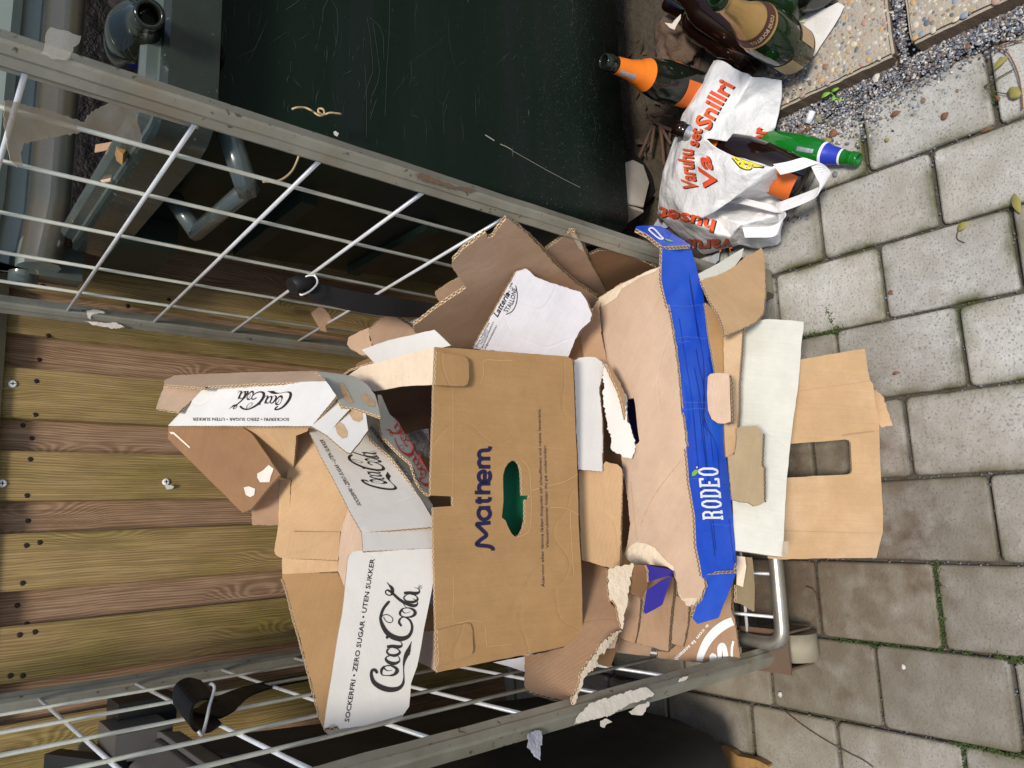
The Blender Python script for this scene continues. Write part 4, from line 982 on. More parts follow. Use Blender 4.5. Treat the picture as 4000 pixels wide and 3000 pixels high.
# ---- upper drink tray (white, upside-down print)
ta = empty('drink_tray', A(1000, 1700, 1.1), 'white drink tray lying open on the heap with its print upside down', 'cardboard box')
ta_w = sheet('printed_panel', fA(375, 195, 1240, 165, 1315, 270, 1135, 490, 860, 489, 545, 483, 105, 483), [A(1217, 1663, .965), A(655, 1662, 1.25), A(1289, 1500, .975)], 'white', 'tan', parent=ta, amp=.001)
af = affine([(745, 1200), (955, 1300), (1062, 653)], fA(880, 372, 990, 240, 612, 237))
strokes(ta_w, LOGO, af, 'ink')
lettering(ta_w, 'SOCKERFRI • ZERO SUGAR • UTEN SUKKER', *fA(977, 430, 282, 428), (0, 12), 'ink', .012)
sheet('side_panel', fA(75, 185, 80, 155, 150, 120, 400, 108, 700, 98, 1000, 90, 1160, 90, 1250, 168, 700, 182, 372, 197, 372, 212), [A(1229, 1449, 1.06), A(690, 1470, 1.31), A(1278, 1490, .99)], 'pale', 'white', parent=ta, torn=.0012)
sheet('end_flap', fA(75, 185, 375, 207, 260, 312, 185, 382, 20, 355), [A(641, 1500, 1.31), A(803, 1512, 1.245), A(611, 1593, 1.26)], 'pale', 'white', parent=ta, torn=.0008)
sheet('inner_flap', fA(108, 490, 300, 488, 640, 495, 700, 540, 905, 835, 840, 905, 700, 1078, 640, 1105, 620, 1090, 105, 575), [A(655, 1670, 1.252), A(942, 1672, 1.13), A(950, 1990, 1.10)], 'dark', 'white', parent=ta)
sheet('bottom_panel', fA(628, 494, 1110, 486, 1092, 530, 1010, 560, 1000, 700, 985, 870, 900, 840, 700, 590), [A(942, 1670, 1.135), A(1196, 1665, 1.0), A(1120, 1865, 1.12)], 'tan', parent=ta, amp=.003)
sheet('end_panel', fA(1310, 275, 1352, 345, 1410, 365, 1240, 553, 1133, 491), [A(1311, 1549, .972), A(1217, 1666, .964), A(1273, 1699, .935)], 'white', parent=ta)
gl1 = sheet('glue_flap', fA(1405, 363, 1525, 395, 1540, 515, 1480, 600, 1412, 682, 1375, 665, 1240, 552), [A(1362, 1598, .945), A(1273, 1699, .933), A(1365, 1769, .90)], 'white', 'tan', parent=ta)
gl2 = sheet('glue_flap', fA(1160, 90, 1440, 125, 1535, 185, 1595, 260, 1632, 417, 1540, 385, 1440, 357, 1352, 347, 1240, 165), [A(1229, 1449, 1.04), A(1484, 1625, .91), A(1335, 1590, .94)], 'greycoat', 'tan', parent=ta)
for g_, p_ in ((gl2, fA(1340, 172, 1365, 185, 1395, 230, 1440, 325, 1400, 325, 1360, 270, 1340, 220)), (gl2, fA(1490, 265, 1515, 248, 1550, 275, 1595, 320, 1590, 352, 1550, 345, 1510, 310)),
               (gl1, fA(1302, 470, 1325, 448, 1370, 480, 1397, 530, 1392, 570, 1355, 580, 1320, 540)), (gl1, fA(1392, 370, 1500, 395, 1508, 440, 1475, 462, 1435, 445, 1410, 405))):
    print_poly(g_, p_, 'glue', 'glue_patch')
flapo = bpy.data.objects['inner_flap']
for p_ in (fA(750, 830, 790, 808, 832, 768, 868, 795, 848, 850, 838, 892, 770, 893, 750, 860), fA(652, 930, 690, 922, 735, 940, 728, 985, 700, 1000, 668, 985)):
    print_poly(flapo, p_, 'paper', 'torn_patch', off=.0012)
print_poly(flapo, fA(118, 530, 150, 532, 268, 640, 262, 648, 145, 545, 130, 548), 'tornliner', 'torn_patch', off=.0012)
# ---- folded brown sheets behind the lower tray
fb_ = empty('folded_cardboard', A(1000, 1950, 1.12), 'plain brown folded cardboard wedged between the two white drink trays', 'cardboard')
sheet('panel', fA(885, 866, 906, 866, 898, 1195, 740, 1196, 716, 1196, 705, 1180, 708, 1060, 800, 960), [A(990, 1975, 1.115), A(1080, 1870, 1.115), A(1083, 2045, 1.10)], 'brown', parent=fb_, torn=.0008)
sheet('panel', fA(903, 866, 980, 866, 975, 1240, 896, 1215, 896, 1195), [A(1090, 1870, 1.11), A(1130, 1870, 1.09), A(1086, 2055, 1.10)], 'tan', parent=fb_)
# ---- lower drink tray
tb = empty('drink_tray', A(1400, 2200, .95), 'white drink tray in front with large upright black script logo', 'cardboard box')
tb1 = sheet('printed_panel', fB(597, 475, 608, 445, 630, 426, 660, 421, 1182, 402, 1165, 560, 1140, 690, 1120, 800, 1095, 920, 1075, 1040, 1050, 1170, 1010, 1280, 1000, 1430, 965, 1480, 870, 1508, 700, 1555, 445, 1590, 440, 1560, 480, 1290, 520, 1040, 560, 830, 580, 650),
            [A(1712, 2142, .855), A(1353, 2250, .885), A(1271, 2850, .868)], 'warmwhite', 'tan', parent=tb, amp=.0012)
strokes(tb1, LOGO, b2p, 'ink')
lettering(tb1, 'SOCKERFRI • ZERO SUGAR • UTEN SUKKER', *fB(601, 1528, 768, 470), (-17.5, -2.5), 'ink', .014)
lettering(tb1, 'R', *fB(1067, 659, 1065, 646), (-7, 0), 'ink')
sheet('bottom_lip', fB(445, 1590, 700, 1557, 870, 1510, 962, 1482, 958, 1508, 860, 1545, 650, 1590, 480, 1618, 455, 1600), [A(1280, 2862, .868), A(1578, 2800, .86), A(1290, 2875, .90)], 'warmwhite', parent=tb)
tb3 = sheet('printed_side', fA(1103, 500, 1240, 550, 1400, 530, 1535, 520, 1560, 580, 1700, 700, 1840, 880, 1920, 1000, 2045, 1208, 1500, 1252, 1400, 1077, 1290, 862, 1190, 690), [A(1199, 1671, 1.03), A(1414, 2080, .895), A(1707, 2053, .865)], 'warmwhite', 'pale', parent=tb, amp=.0015)
af = affine([(760, 1195), (955, 1300), (1062, 653)], fA(1512, 880, 1755, 942, 1590, 672))
strokes(tb3, LOGO, af, 'ink')
lettering(tb3, 'SOCKERFRI • ZERO SUGAR • UTEN SUKKER', *fA(1497, 1062, 1220, 586), (-16, -1.5), 'ink', .013)
sheet('corner_panel', fA(1500, 1252, 2043, 1208, 2052, 1362, 1512, 1390), [A(1414, 2080, .895), A(1707, 2053, .875), A(1712, 2139, .857)], 'warmwhite', 'pale', parent=tb)
sheet('inner_side', fA(1398, 1075, 1500, 1250, 1512, 1392, 1430, 1402, 1405, 1460, 1395, 1560, 1376, 1655, 1325, 1530, 1330, 1400, 1345, 1260, 1370, 1150), [A(1360, 1985, .955), A(1416, 2085, .905), A(1325, 2200, .985)], 'pale', parent=tb)
sheet('back_flap', fA(1040, 545, 1075, 532, 1108, 512, 1200, 692, 1290, 864, 1400, 1080, 1372, 1150, 1350, 1262, 1330, 1440, 960, 1440, 910, 1430, 880, 1412, 870, 1385, 900, 1200, 935, 1010, 970, 800, 1000, 620, 1015, 565), [A(1163, 1694, 1.10), A(1340, 1950, 1.01), A(1085, 2170, 1.085)], 'tan', 'white', parent=tb, curl=.004)
sheet('folded_tab', fA(985, 1240, 1150, 1243, 1342, 1245, 1335, 1340, 1325, 1450, 945, 1432, 965, 1330), [A(1135, 2073, 1.065), A(1328, 2075, 1.0), A(1115, 2176, 1.055)], 'tan', parent=tb)
sheet('fold_strip', fA(922, 1430, 950, 1428, 1325, 1448, 1325, 1532, 922, 1550, 918, 1470), [A(1100, 2176, 1.06), A(1318, 2185, .995), A(1100, 2240, 1.055)], 'tan', parent=tb)
sheet('back_panel', fB(165, 558, 530, 562, 572, 650, 575, 664, 560, 830, 525, 1040, 480, 1300, 447, 1590, 430, 1560, 400, 1450, 355, 1270, 300, 1060, 240, 850, 200, 690, 168, 600), [A(1100, 2240, 1.055), A(1320, 2238, .993), A(1268, 2856, .872)], 'kraft', 'white', parent=tb, torn=.0008)
# ---- delivery box (kraft) with wordmark
mb = empty('delivery_box', A(2000, 2000, .95), 'brown delivery box with dark blue wordmark and green bag behind its handle hole', 'cardboard box')
hole = fr(0, 0, 1)(1965, 1857, 1972, 1830, 1985, 1810, 2000, 1799, 2016, 1801, 2028, 1815, 2035, 1840, 2038, 1925, 2040, 1936, 2066, 1936, 2066, 1951, 2050, 1952, 2050, 2033, 2042, 2065, 2030, 2088, 2013, 2098, 1998, 2085, 1985, 2060, 1974, 2033, 1960, 2022, 1966, 1960)
mbf = sheet('front_panel', fr(0, 0, 1)(1694, 1500, 1697, 1425, 1700, 1356, 1800, 1362, 2000, 1377, 2215, 1392, 2236, 1405, 2242, 1500, 2255, 1850, 2260, 2050, 2271, 2250, 2276, 2503, 2180, 2530, 1990, 2570, 1850, 2598, 1708, 2628, 1704, 2560, 1703, 2462, 1698, 2250, 1692, 2060, 1692, 1981, 1768, 1976, 1768, 1938, 1681, 1934, 1686, 1750),
            [A(1700, 1356, .85), A(1708, 2620, .842), A(2262, 2000, .835)], 'kraft', 'tan', parent=mb, holes=[hole], amp=.0005)
MA = [[(2045, 1440), (2040, 1418), (2005, 1402), (1905, 1388), (1940, 1345), (1988, 1305), (1945, 1255), (1905, 1212), (1960, 1205), (2024, 1198)],
      [(1935, 1078), (1922, 1100), (1922, 1135), (1945, 1165), (1975, 1170), (2005, 1155), (2020, 1125), (2012, 1095), (1990, 1078)], [(1922, 1072), (1970, 1072), (2022, 1068)],
      [(1893, 1012), (1950, 1012), (2000, 1010), (2016, 1000), (2020, 978)], [(1928, 1038), (1928, 1010), (1928, 975)],
      [(1888, 938), (1950, 938), (2022, 938)], [(1962, 938), (1935, 925), (1924, 900), (1932, 872), (1960, 862), (2022, 862)],
      [(1974, 842), (1974, 800), (1974, 758), (1945, 760), (1926, 780), (1922, 805), (1932, 832), (1960, 848), (1990, 845), (2012, 828), (2021, 800), (2016, 772), (2004, 758)],
      [(1922, 716), (1970, 716), (2022, 716)], [(1962, 716), (1935, 706), (1924, 684), (1934, 656), (1960, 646), (2022, 646)], [(1962, 646), (1935, 636), (1924, 612), (1934, 584), (1960, 574), (2000, 572), (2016, 562), (2022, 540)]]
strokes(mbf, [[(x, y, 27) for x, y in l_] for l_ in MA], lambda v: (1000+v[0]/2.212, 1500+v[1]/2.212), 'navyink', 'wordmark')
lettering(mbf, 'Återvinn eller lämna lådan ihopvikt till chauffören vid nästa leverans.', (2126, 2294), (2110, 1595), (-11, 0), 'navyink', .004)
lettering(mbf, 'Vikinstruktioner hittar du på undersidan.', (2143, 2141), (2132, 1737), (-11, 0), 'navyink', .004)
M['creaseline'] = flat('lighter_crease_line', (.56, .37, .19))
def crease(target, pts, wd, m_='creaseline', off=.0005):
    return strokes(target, [[(x, y, wd) for x, y in pts]], lambda v: v, m_, 'crease', off)
crease(mbf, cell(1, 2)(1700, 20, 1702, 500, 1700, 960), 2); crease(mbf, cell(1, 3)(1702, 0, 1705, 200, 1712, 395, 1850, 385, 1930, 392, 1975, 430, 1985, 520, 1995, 610), 2)
crease(mbf, cell(1, 3)(1995, 610, 2100, 600, 2212, 590), 1.5); crease(mbf, cell(1, 1)(2212, 1455, 2100, 1455, 1970, 1458, 1965, 1560, 1940, 1659), 2)
crease(mbf, cell(2, 2)(75, 650, 120, 690, 150, 760, 160, 900, 165, 1100, 150, 1250, 110, 1300, 40, 1322), 2, 'creaseline'); crease(mbf, cell(2, 2)(165, 920, 330, 875, 430, 850, 500, 820, 568, 775), 2, 'creaseline')
crease(mbf, cell(2, 2)(330, 1068, 430, 1068, 500, 1090, 578, 1130), 1.6, 'creaseline'); crease(mbf, cell(2, 2)(500, 1100, 510, 1300, 520, 1500, 535, 1659), 2.2, 'creaseline')
def tab(pts, name='corner_tab'):
    return sheet(name, pts, [PY(pts[0], .841), PY(pts[len(pts)//3], .839), PY(pts[2*len(pts)//3], .836)], 'kraft', parent=mb, t=.004, amp=.0006)
tab(fr(0, 0, 1)(1705, 1373, 1760, 1383, 1809, 1392, 1826, 1402, 1831, 1420, 1832, 1475, 1825, 1500, 1813, 1508, 1700, 1502))
tab(fB(1178, 934, 1280, 905, 1368, 886, 1392, 892, 1404, 930, 1410, 1060, 1400, 1090, 1370, 1104, 1187, 1163))
sheet('side_wall', fA(2035, 185, 1790, 200, 1590, 236, 1510, 190, 1385, 140, 1440, 95, 1500, 55, 1620, 28, 1800, -20, 2027, -82), [A(1700, 1358, .853), A(1352, 1470, 1.13), A(1690, 1500, .865)], 'cream', 'kraft', parent=mb)
sheet('side_wall', fB(1172, 935, 1174, 1205, 1110, 1170, 1050, 1140, 1070, 1030, 1090, 945), [A(1706, 2464, .853), A(1707, 2622, .850), A(1640, 2590, .93)], 'pale', 'kraft', parent=mb)
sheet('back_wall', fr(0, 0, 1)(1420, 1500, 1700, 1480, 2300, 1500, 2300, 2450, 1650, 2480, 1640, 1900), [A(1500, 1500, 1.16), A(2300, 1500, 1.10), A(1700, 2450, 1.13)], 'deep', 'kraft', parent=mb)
gbag = sheet('plastic_bag', fr(0, 0, 1)(1930, 1770, 2090, 1770, 2100, 2130, 1930, 2130), [A(1930, 1770, .885), A(2090, 1770, .875), A(2010, 2130, .88)], 'greenbag', t=.001, amp=.008, step=.01, edge='greenbag', label='shiny green plastic bag showing through the handle hole of the delivery box', cat='plastic bag')
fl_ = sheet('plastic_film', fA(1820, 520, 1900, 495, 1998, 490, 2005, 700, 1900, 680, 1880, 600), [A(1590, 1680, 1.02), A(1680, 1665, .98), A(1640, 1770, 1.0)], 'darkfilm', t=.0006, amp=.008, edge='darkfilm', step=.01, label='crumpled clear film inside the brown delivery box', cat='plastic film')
sheet('plastic_film', fB(1090, 400, 1165, 560, 1158, 770, 1120, 772, 1105, 700, 1135, 620), [A(1670, 2180, .90), A(1700, 2300, .90), A(1680, 2370, .91)], 'greyfilm', t=.0006, amp=.006, edge='greyfilm', step=.01, label='scrap of clear film under the lower right edge of the front drink tray', cat='plastic film')
# ---- grey and red printed trays standing inside the delivery box
rt_ = sheet('red_tray', fA(1615, 260, 1640, 262, 1700, 400, 1760, 450, 1820, 560, 1900, 690, 1990, 830, 1992, 985, 1940, 950, 1890, 870, 1850, 750, 1780, 690, 1650, 560, 1632, 500, 1622, 400), [A(1480, 1545, .99), A(1680, 1930, .895), A(1500, 1680, .945)], 'greycoat', 'tan', label='narrow printed carton with red script logo inside the delivery box', cat='cardboard box')  # board coloured grey: shade inside the delivery box put into it
af = affine([(745, 1200), (955, 1300), (1062, 653)], fA(1915, 880, 2010, 850, 1740, 440))
strokes(rt_, LOGO, af, 'redink')
lettering(rt_, 'ORIGINAL', *fA(1945, 965, 1870, 790), (-11, 4), 'ink', .01)
gt_ = sheet('grey_tray', fA(1528, 395, 1625, 415, 1632, 500, 1650, 560, 1780, 690, 1850, 750, 1890, 870, 1940, 950, 2010, 1050, 2010, 1130, 1920, 1010, 1840, 880, 1700, 700, 1560, 580, 1540, 520), [A(1430, 1620, 1.0), A(1690, 1990, .89), A(1450, 1720, .96)], 'greycoat', 'tan', label='grey side of a drink carton squeezed between the red print carton and the white tray', cat='cardboard box')
lettering(gt_, 'SOCKERFRI • UTEN SUKKER', *fA(1870, 880, 1565, 480), (-8, 10), 'ink', .01)

# ---- right part of the heap (behind the box)
W1 = sheet('white_board', fr(0, 0, 1)(1416, 1365, 1520, 1330, 1698, 1290, 1762, 1352, 1720, 1362, 1600, 1392, 1470, 1421), [PZ((1416, 1365), .725), PZ((1698, 1290), .725), PZ((1470, 1419), .725)], 'white', 'tan', t=.003, label='flat white board lying face up on top, reflecting the sky', cat='cardboard')
P5 = sheet('torn_board', fr(0, 0, 1)(1897, 910, 1903, 932, 1925, 927, 1946, 893, 1979, 854, 2000, 870, 2059, 917, 2172, 1039, 2253, 1112, 2330, 1160, 2325, 1200, 2250, 1230, 1900, 1380, 1700, 1358, 1690, 1340, 1625, 1300, 1619, 1275, 1700, 1210, 1823, 1125, 1796, 1089, 1771, 1053, 1771, 1021, 1809, 976), [A(1979, 854, .765), A(2330, 1160, .92), A(1690, 1340, 1.07)], 'rose', torn=.001, t=.006, label='largest brown board standing upright against the right mesh with a torn notch on top', cat='cardboard')
sheet('small_board', fr(0, 0, 1)(1698, 1143, 1750, 1108, 1796, 1085, 1830, 1120, 1725, 1195, 1705, 1165), [A(1698, 1143, 1.10), A(1800, 1085, 1.015), A(1725, 1195, 1.12)], 'rose', torn=.0005, label='small brown corner poking out behind the largest upright board', cat='cardboard')
P7 = sheet('double_board', fr(0, 0, 1)(1520, 1222, 1580, 1260, 1645, 1305, 1655, 1345, 1470, 1365, 1455, 1340, 1443, 1292), [A(1520, 1222, 1.21), A(1637, 1302, 1.21), A(1450, 1340, 1.26)], 'rose', t=.009, torn=.0008, label='thick double walled brown board with notched end above the white board', cat='cardboard')
P8 = sheet('torn_board', fr(0, 0, 1)(1443, 1277, 1447, 1330, 1470, 1380, 1416, 1386, 1370, 1360, 1357, 1342, 1362, 1315, 1400, 1295), [A(1443, 1277, 1.30), A(1362, 1315, 1.33), A(1416, 1383, 1.29)], 'rose', torn=.001, t=.005, label='ragged brown board end nearest the fence at the right of the heap', cat='cardboard')
sheet('small_board', fr(0, 0, 1)(1393, 1421, 1445, 1396, 1466, 1415, 1450, 1428, 1393, 1440), [A(1393, 1421, 1.30), A(1445, 1396, 1.29), A(1466, 1415, 1.28)], 'dark', label='small dark brown strip under the flat white board', cat='cardboard')
sheet('small_board', fr(0, 0, 1)(1332, 1475, 1370, 1448, 1470, 1415, 1475, 1425, 1400, 1450, 1345, 1475), [A(1332, 1475, 1.22), A(1470, 1415, 1.16), A(1400, 1455, 1.2)], 'dark', label='narrow dark cardboard edge above the inside wall of the delivery box', cat='cardboard')
P10 = sheet('tan_board', fr(0, 0, 1)(2127, 976, 2180, 940, 2226, 904, 2246, 909, 2271, 949, 2298, 1012, 2340, 1085, 2371, 1145, 2340, 1170, 2253, 1112, 2172, 1039), [A(2127, 976, .848), A(2226, 906, .772), A(2368, 1141, .945)], 'rose', torn=.0006, t=.006, label='brown board with blunt top corner between the upright board and the crate', cat='cardboard')
print_poly(P10, fr(0, 0, 1)(2226, 906, 2244, 908, 2271, 949, 2283, 985, 2262, 970, 2240, 930), 'tornliner', 'torn_patch')
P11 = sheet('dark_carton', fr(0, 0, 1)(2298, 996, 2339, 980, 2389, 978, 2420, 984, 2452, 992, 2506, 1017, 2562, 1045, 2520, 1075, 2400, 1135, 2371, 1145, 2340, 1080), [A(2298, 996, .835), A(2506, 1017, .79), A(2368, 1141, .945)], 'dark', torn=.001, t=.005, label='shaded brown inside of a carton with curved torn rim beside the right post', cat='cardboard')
LB = sheet('printed_cheese_board', fr(0, 0, 1)(1850, 1362, 1900, 1270, 2000, 1090, 2018, 1060, 2054, 1050, 2070, 1062, 2090, 1082, 2158, 1107, 2220, 1125, 2267, 1139, 2289, 1170, 2312, 1225, 2307, 1252, 2271, 1283, 2250, 1320, 2221, 1392, 2100, 1384), [A(2018, 1060, .86), A(2300, 1200, .84), A(1860, 1362, .95)], 'lilac', 'tan', torn=.0006, t=.005, label='white board with black dairy lettering standing behind the delivery box', cat='cardboard')
lettering(LB, 'Latteria', (1943, 1240), (1992, 1148), (-20, -11), 'ink', .02, shear=.3)
lettering(LB, 'STALLONE', (1981, 1220), (2016, 1128), (-17, -7), 'ink', .015, curve=-.5)
lettering(LB, 'DAL 1946', (1985, 1157), (2003, 1105), (-8, -3), 'ink', .01)
strokes(LB, [[(1975, 1228, 3), (2000, 1215, 3), (2016, 1185, 3), (2020, 1150, 3), (2014, 1115, 3)]], lambda v: v, 'ink', 'ring')
for i, (s_t, a_, b_) in enumerate((('Zona Industriale', (1862, 1357), (1912, 1262)), ('Tel.0523-837217', (1880, 1347), (1908, 1290)), ('www.latteriasocialestallone.it', (1884, 1362), (1929, 1258)), ('info@latteriasocialestallone.it', (1896, 1364), (1942, 1272)))):
    lettering(LB, s_t, a_, b_, (-7, -3.5), 'ink', .004)

# ---- blue fruit crate
cr = empty('fruit_crate', A(2600, 1700, .75), 'cardboard fruit crate turned over, pale bottom up with bright blue side', 'cardboard box')
chole = cell(2, 2)(978, 135, 1050, 124, 1062, 190, 1072, 300, 1084, 420, 1097, 495, 1080, 518, 1042, 527, 1025, 450, 985, 330, 972, 240)
cb_ = sheet('bottom_panel', fr(0, 0, 1)(2337, 1163, 2384, 1134, 2420, 1108, 2479, 1084, 2542, 1053, 2581, 1039, 2583, 1093, 2592, 1140, 2606, 1202, 2633, 1360, 2651, 1500, 2664, 1613, 2678, 1681, 2692, 1884, 2700, 1950, 2714, 2020, 2719, 2133, 2733, 2199, 2742, 2250, 2755, 2290, 2748, 2300, 2738, 2330, 2722, 2357, 2700, 2362, 2682, 2360, 2662, 2325, 2650, 2290, 2648, 2262, 2633, 2222, 2610, 2210, 2542, 2203, 2479, 2203, 2460, 2190, 2440, 2160, 2450, 2120, 2460, 2050, 2452, 1975, 2425, 1794, 2405, 1640, 2402, 1560, 2380, 1450, 2352, 1315),
            [A(2400, 1600, .872), A(2692, 1884, .705), A(2581, 1042, .745)], 'pale', 'blue', parent=cr, holes=[chole], torn=.001, t=.006, amp=.0015)
print_poly(cb_, fr(0, 0, 1)(2340, 1168, 2384, 1136, 2479, 1086, 2542, 1055, 2575, 1045, 2560, 1062, 2500, 1085, 2470, 1105, 2430, 1130, 2410, 1165, 2370, 1190, 2341, 1205), 'tornliner', 'torn_patch', off=.0012)
print_poly(cb_, fC(600, 60, 640, 40, 720, 50, 800, 90, 850, 150, 900, 205, 960, 250, 960, 290, 900, 250, 700, 225, 610, 225, 560, 190, 530, 140, 560, 100), 'tornliner', 'torn_patch', off=.0012)
for p_ in ([(2352, 1212), (2362, 1300), (2376, 1400), (2385, 1490)], [(2465, 1880), (2476, 2000), (2490, 2110)], [(2660, 1800), (2560, 1930), (2500, 2060)]): crease(cb_, p_, 2, 'tan')
sheet('side_panel', fr(0, 0, 1)(2219, 1392, 2250, 1320, 2285, 1270, 2312, 1228, 2320, 1195, 2338, 1170, 2345, 1250, 2352, 1315, 2376, 1430, 2330, 1410, 2240, 1405), [A(2340, 1170, .885), A(2376, 1425, .885), A(2225, 1390, .935)], 'brown', 'blue', parent=cr, torn=.001)
cs = sheet('blue_side', fr(0, 0, 1)(2588, 962, 2640, 958, 2696, 955, 2705, 990, 2741, 1112, 2768, 1292, 2800, 1455, 2764, 1470, 2764, 1540, 2768, 1608, 2778, 1636, 2800, 1655, 2828, 1660, 2836, 1753, 2850, 1884, 2868, 2088, 2877, 2196, 2876, 2240, 2742, 2250, 2733, 2199, 2719, 2133, 2714, 2020, 2692, 1884, 2678, 1681, 2664, 1613, 2651, 1500, 2633, 1360, 2606, 1202, 2590, 1130, 2583, 1093, 2584, 1039),
           [A(2590, 1000, .745), A(2740, 2240, .685), A(2850, 1884, .69)], 'blue', 'pale', parent=cr, t=.006, amp=.0012)
af = lambda v: v
RD = {'R': [[(0, 0), (.42, 0)], [(.2, 0), (.2, 1)], [(0, 1), (.2, 1), (.6, 1), (.78, .88), (.78, .66), (.6, .54), (.2, .54)], [(.6, .54), (.76, .42), (.78, .0)], [(.62, 0), (.98, 0)]],
      'O': [[(.18, .25), (.18, .75), (.34, .97), (.5, 1), (.66, .97), (.82, .75), (.82, .25), (.66, .03), (.5, 0), (.34, .03), (.18, .25)]],
      'D': [[(0, 0), (.55, 0), (.8, .2), (.8, .8), (.55, 1), (0, 1)], [(.2, 0), (.2, 1)]],
      'E': [[(.0, 0), (.85, 0), (.85, .2)], [(0, 1), (.85, 1), (.85, .8)], [(.2, 0), (.2, 1)], [(.2, .5), (.62, .5)]]}
for k, ch in enumerate('RODEO'):
    def ra(v, k=k): 
        u = (k*1.13+v[0])/(4*1.13+.95); return (2820-20*u-v[1]*72, 2030-204*u)
    vs_l = []
    for l_ in RD[ch]:
        pts_ = []
        for (x0, y0), (x1, y1) in zip(l_, l_[1:]):
            for q_ in range(4): pts_.append((x0+(x1-x0)*q_/4, y0+(y1-y0)*q_/4))
        pts_.append(l_[-1]); vs_l.append([(*ra(p_), 8.5) for p_ in pts_])
    strokes(cs, vs_l, af, 'whiteink', 'letter')
for (x, y) in ((2730, 1840), (2721, 1826)): strokes(cs, [[(x-3, y, 3), (x, y, 7), (x+3, y, 3)]], af, 'whiteink', 'dot')
strokes(cs, [[(2702, 1860, 2), (2708, 1852, 12), (2718, 1842, 12), (2726, 1838, 2)]], af, 'greenink', 'leaf')
rg = random.Random(11)
lines_ = []
for k in range(12):
    u0 = rg.uniform(.08, .95); a_ = rg.uniform(0, .85); b_ = min(.99, a_+rg.uniform(.08, .5)); seg = []
    for i in range(6):
        t = a_+(b_-a_)*i/5; y = 970+t*1250; xl = 2588+(y-1000)*.118+4 if y < 1400 else 2640+(y-1400)*.115; xr = 2700+(y-990)*.19 if y < 1450 else 2800+(y-1450)*.1
        x = xl+(xr-xl)*(u0+.02*math.sin(t*9+k))
        if 1450 < y < 1680 and x > 2755: x = 2750
        seg.append((x, y, rg.uniform(1.2, 3.4)))
    lines_.append(seg)
strokes(cs, lines_, af, 'darkblueline', 'printed_grain', .0004)
for y0_, xa_, xb_ in ((1196, 2608, 2752), (1318, 2632, 2770), (1335, 2632, 2700), (1598, 2666, 2762), (1572, 2664, 2760), (1870, 2694, 2760), (2050, 2780, 2862)):
    strokes(cs, [[(xa_+(xb_-xa_)*t_2/6, y0_+rg.gauss(0, 2), 1.3) for t_2 in range(7)]], af, 'paleblue', 'crease', .0005)
sheet('side_end', fr(0, 0, 1)(2742, 2250, 2876, 2240, 2880, 2210, 2874, 2249, 2853, 2303, 2828, 2362, 2812, 2407, 2806, 2412, 2729, 2434, 2708, 2412, 2722, 2370, 2738, 2330, 2751, 2290), [A(2745, 2250, .686), A(2876, 2235, .665), A(2729, 2430, .735)], 'blue', 'pale', parent=cr, t=.006, amp=.002)
ce = sheet('corner_flap', fr(0, 0, 1)(2588, 962, 2565, 944, 2530, 915, 2484, 892, 2487, 885, 2497, 881, 2540, 880, 2579, 882, 2605, 895, 2628, 913, 2660, 930, 2697, 955, 2640, 960), [A(2588, 962, .745), A(2695, 955, .728), A(2490, 886, .80)], 'blue', 'pale', parent=cr, t=.007, amp=.001)
strokes(ce, [[(2534, 896, 6), (2545, 891, 6), (2560, 900, 6), (2582, 925, 6), (2590, 932, 6), (2583, 935, 6), (2570, 930, 6), (2548, 912, 6), (2536, 901, 6), (2534, 896, 6)]], af, 'whiteink', 'logo')
strokes(ce, [[(2596, 934, 1), (2606, 938, 6), (2618, 942, 6), (2630, 945, 1)]], af, 'greenink', 'leaf')
sheet('grip_tongue', fr(0, 0, 1)(2766, 1474, 2775, 1462, 2800, 1458, 2840, 1459, 2850, 1466, 2854, 1500, 2858, 1580, 2860, 1650, 2836, 1658, 2808, 1656, 2785, 1640, 2770, 1605, 2765, 1540), [A(2766, 1480, .688), A(2850, 1466, .655), A(2836, 1655, .66)], 'pale', 'blue', parent=cr, t=.006, amp=.002)
sheet('torn_tongue', fC(950, 300, 990, 320, 1080, 330, 1180, 330, 1195, 400, 1130, 395, 1150, 470, 1165, 520, 1140, 570, 1080, 588, 1035, 540, 1005, 490, 1000, 430, 985, 380), [A(2640, 2250, .76), A(2730, 2250, .71), A(2690, 2360, .715)], 'tornliner', 'blue', parent=cr, t=.003, torn=.0015, amp=.003)

# ---- boards right under the delivery box
sheet('white_board', fr(0, 0, 1)(2244, 1405, 2270, 1396, 2289, 1392, 2325, 1394, 2353, 1413, 2358, 1440, 2345, 1500, 2340, 1515, 2350, 1620, 2352, 1700, 2350, 1840, 2257, 1834, 2250, 1650), [A(2246, 1500, .862), A(2350, 1840, .84), A(2353, 1412, .855)], 'white', 'tan', torn=.0008, label='clean white board sheet just below the delivery box front', cat='cardboard')
sheet('torn_roll', fr(0, 0, 1)(2357, 1409, 2372, 1420, 2407, 1500, 2425, 1530, 2443, 1559, 2440, 1636, 2452, 1665, 2461, 1703, 2468, 1740, 2466, 1771, 2452, 1792, 2435, 1787, 2420, 1785, 2400, 1770, 2375, 1753, 2360, 1640, 2352, 1560), [A(2357, 1410, .845), A(2440, 1560, .826), A(2375, 1753, .846)], 'warmwhite', 'tan', torn=.0022, amp=.006, t=.002, step=.007, label='curled torn white paper layer over the crate handle hole', cat='cardboard')
